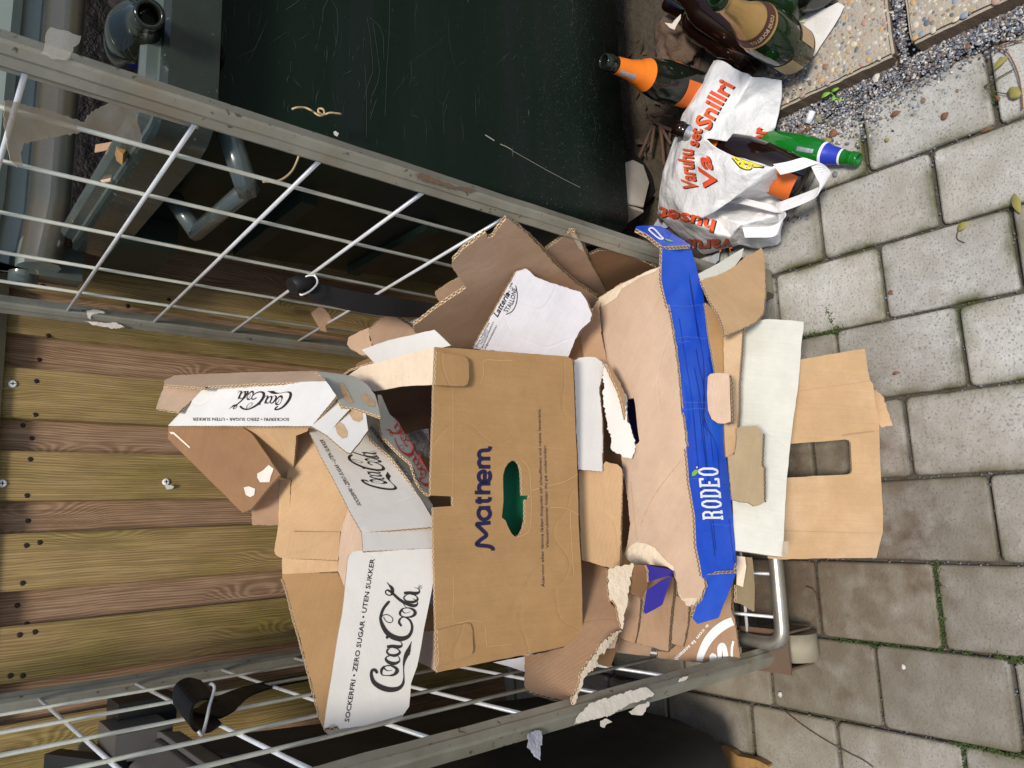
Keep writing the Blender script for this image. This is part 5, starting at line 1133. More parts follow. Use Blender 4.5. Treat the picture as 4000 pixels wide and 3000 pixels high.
sheet('torn_edge', fr(0, 0, 1)(2362, 1420, 2380, 1425, 2405, 1470, 2430, 1520, 2442, 1560, 2440, 1640, 2432, 1600, 2418, 1540, 2400, 1500, 2378, 1450), [A(2362, 1420, .838), A(2442, 1560, .812), A(2380, 1440, .835)], 'tan', torn=.002, amp=.003, t=.004, label='frayed brown cardboard edge along the curled white paper', cat='cardboard')
sheet('tan_board', fr(0, 0, 1)(2258, 1837, 2330, 1830, 2352, 1812, 2362, 1800, 2385, 1808, 2407, 1812, 2425, 1830, 2428, 1850, 2427, 1884, 2424, 2000, 2420, 2224, 2340, 2203, 2271, 2183, 2262, 2000), [A(2258, 1837, .865), A(2420, 1830, .83), A(2418, 2223, .83)], 'tan', torn=.0006, amp=.002, label='tan cardboard panel between the delivery box and the overturned crate', cat='cardboard')
# ---- big board leaning out at the lower left
PB = sheet('leaning_board', fC(120, 170, 390, 262, 375, 400, 400, 540, 470, 640, 497, 780, 440, 835, 350, 912, 260, 1000, 180, 1130, 130, 1300, 104, 1402, 88, 1422, -300, 1322, -330, 1300, -340, 1260, -335, 1015, -180, 990, 0, 940, 100, 600), [A(2240, 2743, .765), A(2400, 2400, .80), A(2070, 2600, .86)], 'brown', 'tan', torn=.001, t=.006, amp=.002, label='wide brown board leaning out over the left mesh with ragged ripped side', cat='cardboard')
sheet('ripped_layer', fC(380, 262, 470, 240, 600, 222, 592, 330, 565, 470, 540, 600, 505, 780, 492, 745, 470, 640, 432, 545, 400, 540, 372, 400), [A(2376, 2220, .80), A(2468, 2205, .79), A(2430, 2440, .775)], 'tornliner', 'brown', torn=.002, amp=.004, t=.005, label='ripped cream corrugated layer beside the wide leaning board', cat='cardboard')
sheet('ripped_layer', fC(490, 788, 440, 850, 390, 905, 345, 960, 330, 1000, 285, 1005, 270, 1060, 285, 1090, 230, 1140, 185, 1190, 150, 1290, 120, 1410, 92, 1402, 125, 1290, 170, 1130, 230, 1040, 300, 905, 380, 840, 460, 795), [A(2420, 2460, .775), A(2330, 2550, .765), A(2245, 2730, .755)], 'tornliner', torn=.003, amp=.005, t=.004, label='frayed pale paper strip along the ripped lower side of the leaning board', cat='cardboard')
sheet('white_board', fB(1540, 1140, 1775, 1095, 1760, 1195, 1740, 1197, 1640, 1165), [A(1930, 2587, .90), A(2065, 2560, .89), A(2050, 2620, .89)], 'lilac', 'tan', label='small white corner sticking out under the left end of the delivery box', cat='cardboard')
sheet('brown_flap', fC(270, 1010, 340, 960, 440, 958, 462, 880, 500, 800, 480, 900, 455, 985, 425, 1070, 402, 1120, 350, 1105, 285, 1080), [A(2330, 2550, .80), A(2420, 2500, .80), A(2380, 2605, .80)], 'dark', label='dark folded brown flap behind the frayed strip over the left mesh', cat='cardboard')
sheet('brown_flap', fC(340, 930, 380, 900, 440, 870, 462, 840, 470, 860, 455, 900, 440, 955, 400, 950, 350, 948), [A(2355, 2520, .785), A(2410, 2490, .785), A(2398, 2530, .785)], 'pale', label='small pale folded flap under the ripped side of the leaning board', cat='cardboard')
sheet('brown_flap', fC(470, 800, 560, 840, 660, 900, 770, 940, 752, 1018, 600, 1005, 455, 988, 460, 930, 470, 870), [A(2420, 2500, .83), A(2548, 2530, .82), A(2470, 2550, .83)], 'brown', 'tan', label='brown carton end with creased flaps, half hidden left of the layered boards', cat='cardboard')

# ---- layered boards with white print
lay = [(fC(560, 470, 640, 510, 672, 520, 668, 600, 655, 720, 645, 800, 632, 860, 618, 912, 560, 890, 465, 855, 500, 760, 540, 600), .775, 'leftmost of the layered brown boards below the crate'),
       (fC(610, 235, 700, 250, 800, 300, 960, 345, 958, 480, 940, 620, 925, 800, 913, 978, 850, 965, 780, 940, 615, 905, 640, 800, 665, 600), .765, 'second of the layered brown boards below the crate, below the purple scrap'),
       (fC(940, 345, 1020, 350, 1092, 560, 1080, 720, 1060, 850, 1035, 938, 975, 915, 905, 890, 920, 700, 945, 500), .758, 'third of the layered brown boards below the crate, printed with numbers'),
       (fC(1000, 330, 1200, 300, 1440, 300, 1450, 380, 1450, 560, 1452, 650, 1480, 700, 1495, 850, 1520, 1000, 1522, 1085, 1500, 1110, 1400, 1100, 1200, 1075, 960, 1052, 830, 1035, 825, 975, 915, 985, 1000, 900), .748, 'front board of the layered stack with white curved emblem')]
anch = [(2430, 2330), (2560, 2540), (2500, 2300)]
lo = []
for i, (pts_, y_, lb) in enumerate(lay):
    off = .745-(.775-y_)*.25+[.006, .008, .010, .012][i]*2.0
    o = sheet('layered_board', pts_, [A(2880, 2590, off-.012+i*.004), A(2500, 2550, off+.050+i*.004), A(2650, 2230, off+.030+i*.004)], 'brown', 'tan', t=.006, torn=.0006, label=lb, cat='cardboard', group='layered brown boards below the crate')
    lo.append(o)
lettering(lo[3], 'e con la', *fC(1245, 745, 1100, 915), (9, 9), 'whiteink', .02)
lettering(lo[3], 'sostenib', *fC(1085, 925, 955, 1045), (9, 11), 'whiteink', .02)
lettering(lo[2], '58', *fC(955, 510, 1010, 510), (0, -22), 'ink', .02)
strokes(lo[3], [[(*q, w_) for q, w_ in zip(fC(1175, 1068, 1190, 1005, 1240, 900, 1310, 815, 1390, 755, 1462, 722), (20, 22, 26, 28, 28, 26))],
                [(*q, 9) for q in fC(1468, 895, 1455, 960, 1456, 1040, 1470, 1100)],
                [(*q, w_) for q, w_ in zip(fC(1285, 1080, 1290, 1020, 1325, 1075, 1350, 1060, 1350, 960, 1375, 930, 1395, 980, 1410, 1090), (18, 18, 16, 12, 16, 16, 16, 18))]], af, 'whiteink', 'emblem')
sheet('blue_scrap', fC(715, 238, 800, 255, 955, 285, 945, 325, 850, 350, 742, 385, 735, 330, 738, 290), [A(2524, 2208, .762), A(2632, 2230, .748), A(2535, 2272, .757)], 'navy', 'tan', t=.004, label='dark blue scrap of crate print under the torn corner', cat='cardboard')
sheet('blue_scrap', fC(725, 450, 760, 432, 840, 380, 945, 330, 912, 420, 880, 520, 862, 578, 800, 615, 715, 657, 692, 640, 705, 560, 712, 510), [A(2528, 2300, .758), A(2625, 2250, .745), A(2520, 2395, .752)], 'navy', 'tan', t=.006, label='purple blue cut flap hanging over the layered brown boards', cat='cardboard')
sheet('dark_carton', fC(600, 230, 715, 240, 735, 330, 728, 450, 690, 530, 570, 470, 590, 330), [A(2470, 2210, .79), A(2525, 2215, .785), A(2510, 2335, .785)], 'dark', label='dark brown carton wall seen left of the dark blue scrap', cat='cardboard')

# ---- lower right boards (in front of the cage)
sheet('tan_board', fr(0, 0, 1)(2741, 1094, 2755, 1085, 2800, 1075, 2863, 1044, 2905, 1010, 2945, 990, 2972, 971, 2981, 994, 2984, 1030, 2986, 1066, 2990, 1150, 2983, 1220, 2958, 1252, 2900, 1280, 2832, 1308, 2827, 1270, 2812, 1225, 2770, 1160), [A(2741, 1094, .725), A(2975, 975, .715), A(2958, 1252, .66)], 'tan', 'white', torn=.0007, t=.005, amp=.002, label='tan panel with cut corner and torn top right of the blue crate side', cat='cardboard')
sheet('cream_board', fr(0, 0, 1)(2728, 1068, 2800, 1030, 2893, 976, 2904, 972, 2895, 1005, 2863, 1048, 2800, 1080, 2741, 1100), [A(2728, 1066, .733), A(2900, 974, .723), A(2863, 1048, .718)], 'offwhite', 'tan', t=.006, label='cream white board edge behind the tan panel near the plastic carrier', cat='cardboard')
sheet('kraft_strip', fr(0, 0, 1)(2755, 1180, 2775, 1195, 2800, 1212, 2820, 1228, 2828, 1320, 2833, 1500, 2834, 1640, 2790, 1600, 2795, 1450, 2768, 1292), [A(2759, 1190, .72), A(2833, 1500, .695), A(2790, 1600, .70)], 'kraft', t=.005, label='narrow brown strip right behind the blue crate side', cat='cardboard')
sheet('tan_board', fr(0, 0, 1)(2827, 1310, 2860, 1300, 2900, 1284, 2897, 1350, 2893, 1405, 2886, 1500, 2886, 1600, 2878, 1720, 2872, 1762, 2860, 1785, 2838, 1785, 2832, 1660), [A(2827, 1312, .70), A(2900, 1286, .68), A(2872, 1762, .675)], 'tan', t=.006, label='tan board with rounded end between the blue side and the off-white board', cat='cardboard')
sheet('olive_board', fr(0, 0, 1)(2880, 1672, 2915, 1667, 2958, 1664, 2981, 1694, 2977, 1760, 2974, 1816, 2983, 1830, 2983, 1961, 2960, 1972, 2945, 1975, 2925, 1963, 2886, 1958, 2858, 1950, 2845, 1785, 2872, 1775, 2880, 1720), [A(2886, 1672, .66), A(2981, 1694, .632), A(2945, 1975, .64)], 'olive', t=.006, torn=.0005, label='dull brown cut tab lying over the off-white board', cat='cardboard')
sheet('offwhite_board', fr(0, 0, 1)(2895, 1250, 2960, 1250, 3000, 1246, 3090, 1252, 3140, 1258, 3140, 1283, 3131, 1338, 3118, 1500, 3110, 1560, 3090, 1726, 3072, 1907, 3062, 2050, 3059, 2110, 3054, 2174, 2960, 2162, 2868, 2150, 2860, 1900, 2862, 1700, 2880, 1400), [A(3140, 1259, .622), A(3054, 2174, .622), A(2890, 1400, .705)], 'offwhite', 'white', t=.005, amp=.0015, label='large off-white board leaning on the trolley front below the crate', cat='cardboard')
bp_ = sheet('kraft_board', fr(0, 0, 1)(3100, 1408, 3200, 1392, 3290, 1376, 3380, 1360, 3388, 1420, 3398, 1482, 3411, 1500, 3420, 1580, 3434, 1654, 3436, 1740, 3438, 1816, 3445, 1940, 3452, 2060, 3448, 2083, 3436, 2130, 3425, 2180, 3200, 2182, 3040, 2184, 3000, 2180, 3000, 1500),
            [PZ((3434, 1654), .009), PZ((3425, 2178), .009), A(3110, 1500, .640)], 'tan', 'tan', t=.004, amp=.0012, holes=[fr(0, 0, 1)(3040, 1737, 3095, 1733, 3200, 1725, 3300, 1716, 3316, 1719, 3324, 1731, 3330, 1834, 3327, 1846, 3316, 1853, 3200, 1858, 3040, 1867)], label='brown board with rectangular cut-out resting on the pavers, lowest of the heap', cat='cardboard')
crease(bp_, [(3060, 2073), (3250, 2078), (3448, 2083)], 2, 'brown'); crease(bp_, [(3110, 1530), (3230, 1512), (3400, 1488)], 2, 'brown'); crease(bp_, [(3290, 1700), (3350, 1692), (3415, 1684)], 7, 'brown')
sheet('torn_tab', fr(0, 0, 1)(3410, 1523, 3422, 1522, 3440, 1538, 3450, 1550, 3462, 1590, 3475, 1630, 3488, 1663, 3455, 1668, 3441, 1669, 3425, 1650), [PZ((3414, 1523), .012), PZ((3480, 1655), .010), PZ((3425, 1650), .008)], 'tan', torn=.0012, t=.003, label='little torn cardboard tab on the pavers at the right edge of the lowest board', cat='cardboard')
sheet('tape_patch', fC(1900, 30, 1950, 30, 1935, 165, 1888, 160), [A(3065, 2120, .618), A(3080, 2120, .617), A(3060, 2170, .618)], 'tape', t=.0008, edge='tape', label='piece of clear brown tape at the corner of the off-white board', cat='tape')
sheet('small_carton', fC(1500, 160, 1572, 168, 1583, 250, 1570, 340, 1556, 428, 1500, 408), [A(2880, 2175, .70), A(2912, 2180, .69), A(2900, 2290, .70)], 'cream', label='small cream carton end under the blue crate near the base tube', cat='cardboard')
sheet('small_carton', fC(1572, 168, 1632, 172, 1645, 280, 1655, 420, 1652, 640, 1560, 580, 1500, 562, 1500, 412, 1556, 428, 1583, 260), [A(2912, 2180, .70), A(2940, 2180, .70), A(2945, 2385, .71)], 'olive', label='small brown carton piece hanging above the base tube', cat='cardboard')
# hidden bulk added inside the cage to block light and support the heap
hb = empty('light_block_cartons', (.07, 1.1, .13), 'unseen brown cartons added at the bottom of the cage to block light', 'cardboard')
for k in range(7):
    bm = bmesh.new(); add_box(bm, (.07, .93+k*.075, .13+.19), .56, .045, .38-.02*k, Matrix.Rotation(R(-6+k*3), 3, 'X')); from_bm('light_block_carton', bm, 'brown' if k % 2 else 'dark', hb)

# ================================================================== BOTTLES
def lathe(name, base, mouth, prof, m_, parent=None, n=32, a0=0, a1=360, ref=None, dr=0):
    ax = (mouth-base); L_ = ax.length; ax.normalize(); r_ = ref or Vector((0, 0, 1)); x = (r_-ax*r_.dot(ax)).normalized(); y = ax.cross(x)
    bm = bmesh.new(); rings = []; full = a1-a0 >= 360; K = n if full else n+1
    for (h, r) in prof:
        rings.append([bm.verts.new(base+ax*h+(x*math.cos(R(a0+(a1-a0)*k/n))+y*math.sin(R(a0+(a1-a0)*k/n)))*(r+dr)) for k in range(K)])
    for a_, b_ in zip(rings, rings[1:]):
        for k in range(n): bm.faces.new((a_[k], a_[(k+1) % K], b_[(k+1) % K], b_[k])).smooth = True
    if full and not dr: bm.faces.new(rings[0][::-1])
    bmesh.ops.recalc_face_normals(bm, faces=bm.faces)
    return from_bm(name, bm, m_, parent)
CH = [(0, .020), (.002, .040), (.008, .0435), (.10, .0440), (.14, .0425), (.175, .0345), (.20, .0255), (.23, .0185), (.27, .0155), (.279, .0152), (.281, .0172), (.288, .0172), (.290, .0158), (.299, .0150), (.300, .0130), (.296, .0110), (.24, .0120)]
WN = [(0, .018), (.002, .034), (.008, .0370), (.10, .0375), (.17, .0375), (.195, .034), (.215, .022), (.235, .0155), (.28, .0140), (.284, .0152), (.297, .0152), (.300, .0125), (.295, .0100), (.24, .0105)]
BE = [(0, .016), (.002, .027), (.006, .0303), (.09, .0305), (.125, .0300), (.150, .0255), (.175, .0175), (.205, .0135), (.214, .0130), (.216, .0140), (.2185, .0140), (.220, .0128), (.223, .0135), (.2255, .0135), (.228, .0128), (.231, .0120), (.230, .0098), (.17, .0105)]
def sub(prof, h0, h1):
    def rad(h):
        for (a_, b_), (c_, d_) in zip(prof, prof[1:]):
            if a_ <= h <= c_: return b_+(d_-b_)*(h-a_)/max(c_-a_, 1e-9)
        return prof[-1][1]
    hs = sorted({h0, h1}|{p[0] for p in prof if h0 < p[0] < h1}); return [(h, rad(h)) for h in hs]
def bottle(prof, base, toward, m_, label, name='bottle', group=None, length=.30):
    base = Vector(base); d = (Vector(toward)-base).normalized(); mouth = base+d*length
    t = empty(name, base, label, 'bottle', group)
    lathe('glass_body', base, mouth, prof, m_, t); return t, base, mouth
# orange necked sparkling bottle
b0 = PZ((2752, 370), .045)
# find mouth point along its pixel ray at 0.30 m from the base
def reach(base, p, L_, far=True):
    d = ray(p); oc = CAM-base; b_ = d.dot(oc); disc = b_*b_-(oc.length_squared-L_*L_)
    return CAM+d*(-b_+(math.sqrt(disc) if far else -math.sqrt(disc))) if disc > 0 else CAM+d*(-b_)
m0 = reach(b0, (2356, 238), .30, False)
print('orange bottle', b0[:], m0[:], (m0-b0).length)
t, b0, m0 = bottle(CH, b0, m0, 'darkglass', 'dark sparkling wine bottle with bright orange neck foil lying below the green bin', group=None)
rf = (CAM-b0)
lathe('neck_foil', b0, m0, sub(CH, .20, .268), 'orange', t, dr=.0009); lathe('foil_collar', b0, m0, sub(CH, .182, .205), 'orange', t, dr=.0016)
lathe('foil_tear', b0, m0, sub(CH, .222, .262), 'foil', t, ref=rf, a0=-50, a1=-15, dr=.0013, n=10)
lathe('label', b0, m0, sub(CH, .050, .098), 'orangelabel', t, ref=rf, a0=-60, a1=25, dr=.0007, n=20); lathe('label', b0, m0, sub(CH, .10, .125), 'orangelabel', t, ref=rf, a0=75, a1=110, dr=.0007, n=10)
# gold necked bottle on the slab
b1 = PZ((3105, 205), .092); dirp = PZ((2750, -40), .105)
dirp = reach(b1, (2792, -12), .30, False); print('gold mouth', dirp[:])
t, b1, m1 = bottle(CH, b1, dirp, 'oliveglass', 'green bottle with gold foil neck and cream label lying on the pebble slab')
rf = CAM-b1
lathe('neck_foil', b1, m1, sub(CH, .165, .285), 'gold', t, dr=.0009); bd = lathe('neck_band', b1, m1, sub(CH, .160, .182), 'maroon', t, dr=.0014); lathe('band_edge', b1, m1, sub(CH, .156, .161), 'gold', t, dr=.0016)
lathe('label', b1, m1, sub(CH, .012, .070), 'goldlabel', t, ref=rf, a0=30, a1=85, dr=.0007, n=20); lathe('label', b1, m1, sub(CH, .012, .060), 'goldlabel', t, ref=rf, a0=-65, a1=-15, dr=.0007, n=20)
lathe('label_border', b1, m1, sub(CH, .066, .070), 'maroon', t, ref=rf, a0=30, a1=85, dr=.0011, n=20); lathe('label_border', b1, m1, sub(CH, .012, .016), 'maroon', t, ref=rf, a0=30, a1=85, dr=.0011, n=20)
# wrap the words round the neck band
def wrap_text(base, mouth, prof, s, h, hh, a0, a1, ref, m_, parent, dr=.002):
    ax = (mouth-base).normalized(); x = (ref-ax*ref.dot(ax)).normalized(); y = ax.cross(x); vs, fs_ = text_shape(s, .02)
    P = []
    for u, v_ in vs:
        a_ = R(a0+(a1-a0)*u); z = h+hh*v_; rr = sub(prof, z, z+1e-6)[0][1]+dr
        P.append(base+ax*z+(x*math.cos(a_)+y*math.sin(a_))*rr)
    return pydata('lettering', P, fs_, m_, parent)
wrap_text(b1, m1, CH, 'LOUIS BOUILLOT', .167, .0085, 45, -50, CAM-b1, 'goldlabel', t)
# two dark bottles behind
b2 = PZ((2952, 228), .085); t, b2, m2 = bottle(WN, b2, PZ((2690, 68), .10), 'brownglass', 'nearly black wine bottle with pale green label, under the torn white paper', length=.30)
lathe('label', b2, m2, sub(WN, .02, .12), 'greenlabel', t, ref=CAM-b2, a0=70, a1=120, dr=.0007, n=16)
b3 = PZ((3000, 225), .082); t, b3, m3 = bottle(WN, PZ((3010, 214), .085), PZ((2760, 45), .14), 'brownglass', 'shiny black wine bottle lying directly against the gold necked bottle', length=.30)
b4 = PZ((3140, 20), .085); t, b4, m4 = bottle(WN, b4, PZ((2960, -60), .12), 'oliveglass', 'green glass bottle base at the very top edge behind the gold necked bottle', length=.3)
b5 = PZ((3200, 10), .085); t, b5, m5 = bottle(WN, b5, PZ((3150, -200), .10), 'darkglass', 'dark bottle base at the top edge resting on the white leaflet', length=.3)
def leaf_sheet(name, pts, z, m_, label, cat, dz=0, t=.0006, amp=.0008):
    zz = z if isinstance(z, (list, tuple)) else [z]*3
    return sheet(name, pts, [PZ(pts[0], zz[0]), PZ(pts[len(pts)//3], zz[1]), PZ(pts[2*len(pts)//3], zz[2])], m_, t=t, amp=amp, edge=m_, label=label, cat=cat, step=.008)
lf = leaf_sheet('leaflet', fD(1690, 60, 1725, 55, 1760, 75, 1830, 70, 1930, 20, 1985, 50, 1950, 130, 1890, 230, 1830, 320, 1770, 410, 1725, 485, 1700, 480, 1690, 380, 1660, 250, 1600, 200), [.053, .053, .053], 'white', 'white printed leaflet lying on the pebble slab under the bottles', 'leaflet')
for i in range(8):
    y = 150+i*19; lettering(lf, 'lllllll lllll llll llllll llll', *fD(1725+i*2, y, 1880-i*9, y+22), (0.6, -3.2), 'greycoat', 0, name='small_print')
leaf_sheet('leaflet', fD(1500, 130, 1560, 95, 1620, 130, 1650, 170, 1640, 195, 1590, 190, 1540, 170), .057, 'greenlabel', 'pale green paper bit under the top green bottle', 'paper scrap')
leaf_sheet('paper_scrap', fD(435, 195, 500, 205, 520, 175, 575, 122, 572, 160, 540, 215, 520, 258, 480, 240), .135, 'paper', 'torn white paper bit stuck on the left black bottle', 'paper scrap')
leaf_sheet('paper_scrap', fD(758, 215, 800, 195, 880, 130, 884, 140, 840, 195, 790, 228), .14, 'paper', 'thin torn paper sliver between the black bottles', 'paper scrap')
# beer bottle
bb = PZ((2960, 560), .034); t, bb, mbx = bottle(BE, bb, PZ((3355, 624), .020), 'greenglass', 'small bright green beer bottle with blue neck label on the pavers', length=.231)
k_ = (PZ((3355, 624), .02)-bb); bb2 = PZ((3355, 624), .02)-k_.normalized()*.231; t.location = bb2
for o_ in list(t.children): bpy.data.objects.remove(o_)
bb = bb2; mbx = PZ((3355, 624), .02)
lathe('glass_body', bb, mbx, BE, 'greenglass', t)
lathe('neck_label', bb, mbx, sub(BE, .163, .196), 'bluelabel', t, dr=.0006); lathe('neck_label_band', bb, mbx, sub(BE, .159, .164), 'whitelabel', t, dr=.0008); lathe('neck_label_band', bb, mbx, sub(BE, .195, .199), 'whitelabel', t, dr=.0008)
rf = CAM-bb
lathe('back_label', bb, mbx, sub(BE, .02, .112), 'whitelabel', t, ref=rf, a0=10, a1=95, dr=.0006, n=20)
lathe('label_box', bb, mbx, sub(BE, .072, .088), 'bluelabel', t, ref=rf, a0=35, a1=65, dr=.001, n=8)
for i in range(8): lathe('label_print', bb, mbx, sub(BE, .028+i*.010, .0295+i*.010), 'greycoat', t, ref=rf, a0=20, a1=88, dr=.0009, n=12) if not 4 <= i <= 5 else None
lathe('foil_fragment', bb, mbx, sub(BE, .117, .150), 'foil', t, ref=rf, a0=-12, a1=4, dr=.0006, n=6)
# bottle in the carrier bag
bc0 = PZ((3150, 722), .05); mc = reach(bc0, (2778, 558), .30, True)
if mc.z > .3 or mc.z < .05: mc = PZ((2778, 558), .13)
print('bag bottle', bc0[:], mc[:], (mc-bc0).length)
t, bc0, mc = bottle(CH, bc0, mc, 'brownglass', 'dark bottle with torn orange neck foil lying in the mouth of the white carrier bag', length=.30)
rf = CAM-bc0
lathe('neck_foil', bc0, mc, sub(CH, .19, .235), 'orange', t, dr=.001); lathe('foil_tear', bc0, mc, sub(CH, .235, .268), 'foil', t, ref=rf, a0=-70, a1=70, dr=.0012, n=14)
lathe('label', bc0, mc, sub(CH, .012, .058), 'orangelabel', t, ref=rf, a0=-75, a1=10, dr=.0007, n=20)
# bottles inside the green bin
bn_m = A(582, 58, .935); t, q0, q1 = bottle([(h, r*1.22) for h, r in WN], bn_m+Vector((.10, .27, -.04)), bn_m, 'darkglass', 'dark bottle poking its open mouth over the rim of the green bin')
t.location = bn_m+Vector((.10, .27, -.04))
for i, (x, y, z, dx, dy, gm, lb) in enumerate(((.80, 1.28, 1.03, .25, .05, 'greenglass', 'green bottle among the rubbish in the green bin, near the left side'), (.72, 1.45, 1.03, .05, -.25, 'brownglass', 'brown bottle lying at the back corner in the green bin'), (1.1, 1.3, 1.04, .2, .1, 'oliveglass', 'olive bottle lying deep in the middle of the green bin'))):
    bottle(WN, (x, y, z), (x+dx, y+dy, z+.02), gm, lb)
tb_ = sheet('blue_packet', cell(0, 0)(1010, 690, 1080, 700, 1230, 755, 1225, 905, 1190, 890, 1130, 820, 1060, 760), [A(460, 320, 1.12), A(550, 345, 1.12), A(540, 405, 1.10)], 'navy', t=.02, edge='navy', label='dark blue packet just inside the front rim of the green bin', cat='packet')
sheet('yellow_packet', cell(0, 0)(985, 1190, 1060, 1230, 1090, 1290, 1060, 1330, 1010, 1290), [A(450, 540, 1.15), A(490, 570, 1.14), A(470, 600, 1.13)], 'wood2', t=.02, edge='wood2', label='yellow packet corner under the draped tape in the green bin', cat='packet')
sheet('paper_label', cell(0, 0)(820, 1245, 990, 1215, 1000, 1275, 812, 1312), [A(370, 562, 1.25), A(448, 550, 1.22), A(370, 592, 1.24)], 'brown', t=.001, edge='brown', label='small torn tan label inside the green bin', cat='label')
sheet('paper_label', cell(0, 0)(840, 1530, 900, 1495, 980, 1475, 950, 1560, 880, 1570), [A(380, 692, 1.28), A(440, 668, 1.25), A(400, 708, 1.26)], 'pale', t=.002, edge='pale', label='pale crumpled paper in the back of the green bin', cat='paper scrap')

# ================================================================== CARRIER BAG
bg_ = empty('carrier_bag', PZ((2850, 700), .0), 'white plastic carrier bag with red and orange lettering slumped on the ground', 'plastic bag')
BVx = [(2784, 237, .085), (2802, 231, .105), (2938, 298, .135), (3058, 312, .09), (3026, 493, .045), (2992, 590, .04), (2753, 542, .19), (2848, 430, .14), (2735, 325, .085), (2640, 511, .11), (2599, 655, .085), (2581, 723, .06), (2566, 836, .015), (2653, 922, .02), (2749, 994, .012), (2881, 952, .05),
       (2964, 969, .02), (3037, 956, .012), (3064, 883, .04), (3070, 816, .03), (3064, 750, .03), (3042, 653, .15), (2920, 744, .165), (2706, 873, .15), (2609, 750, .12), (2838, 592, .18), (2886, 687, .19), (2865, 926, .10), (2898, 876, .115), (2782, 823, .115), (3047, 833, .085), (2838, 800, .07), (2960, 360, .10), (2990, 800, .055), (2700, 430, .13), (2660, 620, .16), (2930, 660, .185)]
BF = [(0, 1, 7, 34), (8, 0, 34), (1, 2, 7), (2, 3, 32), (3, 4, 32), (2, 32, 7), (32, 4, 7), (4, 5, 7), (5, 6, 7), (7, 6, 34), (8, 34, 9), (34, 6, 9), (9, 6, 35), (9, 35, 10), (6, 25, 26, 35), (35, 26, 24), (35, 24, 10), (10, 24, 11), (25, 36, 26), (25, 21, 36), (36, 21, 22), (26, 36, 22), (26, 22, 23, 24), (11, 24, 12), (24, 23, 12), (12, 23, 13), (13, 23, 14),
      (23, 27, 14), (23, 29, 28, 27), (14, 27, 15), (27, 28, 15), (22, 31, 29), (22, 29, 23), (15, 28, 16), (16, 28, 17), (28, 18, 17), (28, 30, 18), (30, 19, 18), (30, 20, 19), (31, 33, 29), (33, 30, 28), (29, 33, 28), (33, 20, 30), (31, 20, 33), (22, 20, 31), (22, 21, 20)]
bm = bmesh.new(); vv = [bm.verts.new(PZ((x, y), z)) for x, y, z in BVx]
for f in BF:
    try: bm.faces.new([vv[i] for i in f])
    except ValueError: pass
bmesh.ops.recalc_face_normals(bm, faces=bm.faces)
bmesh.ops.triangulate(bm, faces=bm.faces)
for _ in range(4): bmesh.ops.subdivide_edges(bm, edges=bm.edges, cuts=1, use_grid_fill=True, smooth=.12)
for v_ in bm.verts:
    q = v_.co.copy(); d = Vector((0, 0, 0))
    for sc, am in ((9, .0055), (24, .0024), (60, .0006)):
        nn = noise.noise_vector(q*sc); d += Vector((abs(nn.x)-.3, abs(nn.y)-.3, abs(nn.z)*1.5-.3))*am*2
    v_.co += d
    if v_.co.z < .004: v_.co.z = .004
bmesh.ops.smooth_vert(bm, verts=bm.verts, factor=.3, use_axis_x=True, use_axis_y=True, use_axis_z=True)
bm.normal_update()
tree = BVHTree.FromBMesh(bm)
bo = from_bm('bag_body', bm, 'bagplastic', bg_, smooth=True)
so2 = bo.modifiers.new('thickness', 'SOLIDIFY'); so2.thickness = .0006
BV[bo.name] = (tree, PZ((2800, 600), .12), Vector((0, 0, 1)))
def bag_surf(p, off=.0012):
    d = ray(p); h = tree.ray_cast(CAM, d)
    if h[0] is None: return PZ(p, .1)
    return h[0]-d*off
def bagtext(s, start, end, top, m_='orangeink', bold=.03, curve=0, shadow=True):
    for mm, dx, dy, off in (([('ink', 5, 3, .0012)] if shadow else [])+[(m_, 0, 0, .0019)]):
        vs, fs_ = text_shape(s, bold); bmx = bmesh.new()
        vv = [bmx.verts.new((x, y, 0)) for x, y in vs]
        for f in fs_:
            try: bmx.faces.new([vv[i] for i in f])
            except ValueError: pass
        bmesh.ops.triangulate(bmx, faces=bmx.faces)
        LX = math.hypot(end[0]-start[0], end[1]-start[1]); LY = math.hypot(*top)
        for _ in range(4):
            le = [e for e in bmx.edges if math.hypot((e.verts[0].co.x-e.verts[1].co.x)*LX, (e.verts[0].co.y-e.verts[1].co.y)*LY) > 9]
            if le: bmesh.ops.subdivide_edges(bmx, edges=le, cuts=1)
            bmesh.ops.triangulate(bmx, faces=bmx.faces)
        for v_ in bmx.verts:
            x, y = v_.co.x, v_.co.y; c_ = curve*4*x*(1-x)
            v_.co = bag_surf((start[0]+(end[0]-start[0])*x+top[0]*(y+c_)+dx, start[1]+(end[1]-start[1])*x+top[1]*(y+c_)+dy), off)
        bad = [f for f in bmx.faces if max((a_.co-b_.co).length for a_ in f.verts for b_ in f.verts) > .03]
        bmesh.ops.delete(bmx, geom=bad, context='FACES')
        from_bm('lettering', bmx, mm, bg_)
bagtext('Varuhu', (2727, 745), (2706, 585), (-58, -8), curve=.12)
bagtext('set', (2724, 575), (2742, 505), (-45, -12), bold=.03)
bagtext('Snillri', (2768, 512), (2868, 335), (-56, -30), curve=.1)
bagtext('Va', (2808, 745), (2768, 610), (-58, -10))
bagtext('huset', (2796, 862), (2575, 808), (-12, 46))
bagtext('Varuh', (2866, 930), (2664, 934), (0, 48), curve=.1)
bagtext('kor', (2985, 590), (3010, 500), (-75, -6))
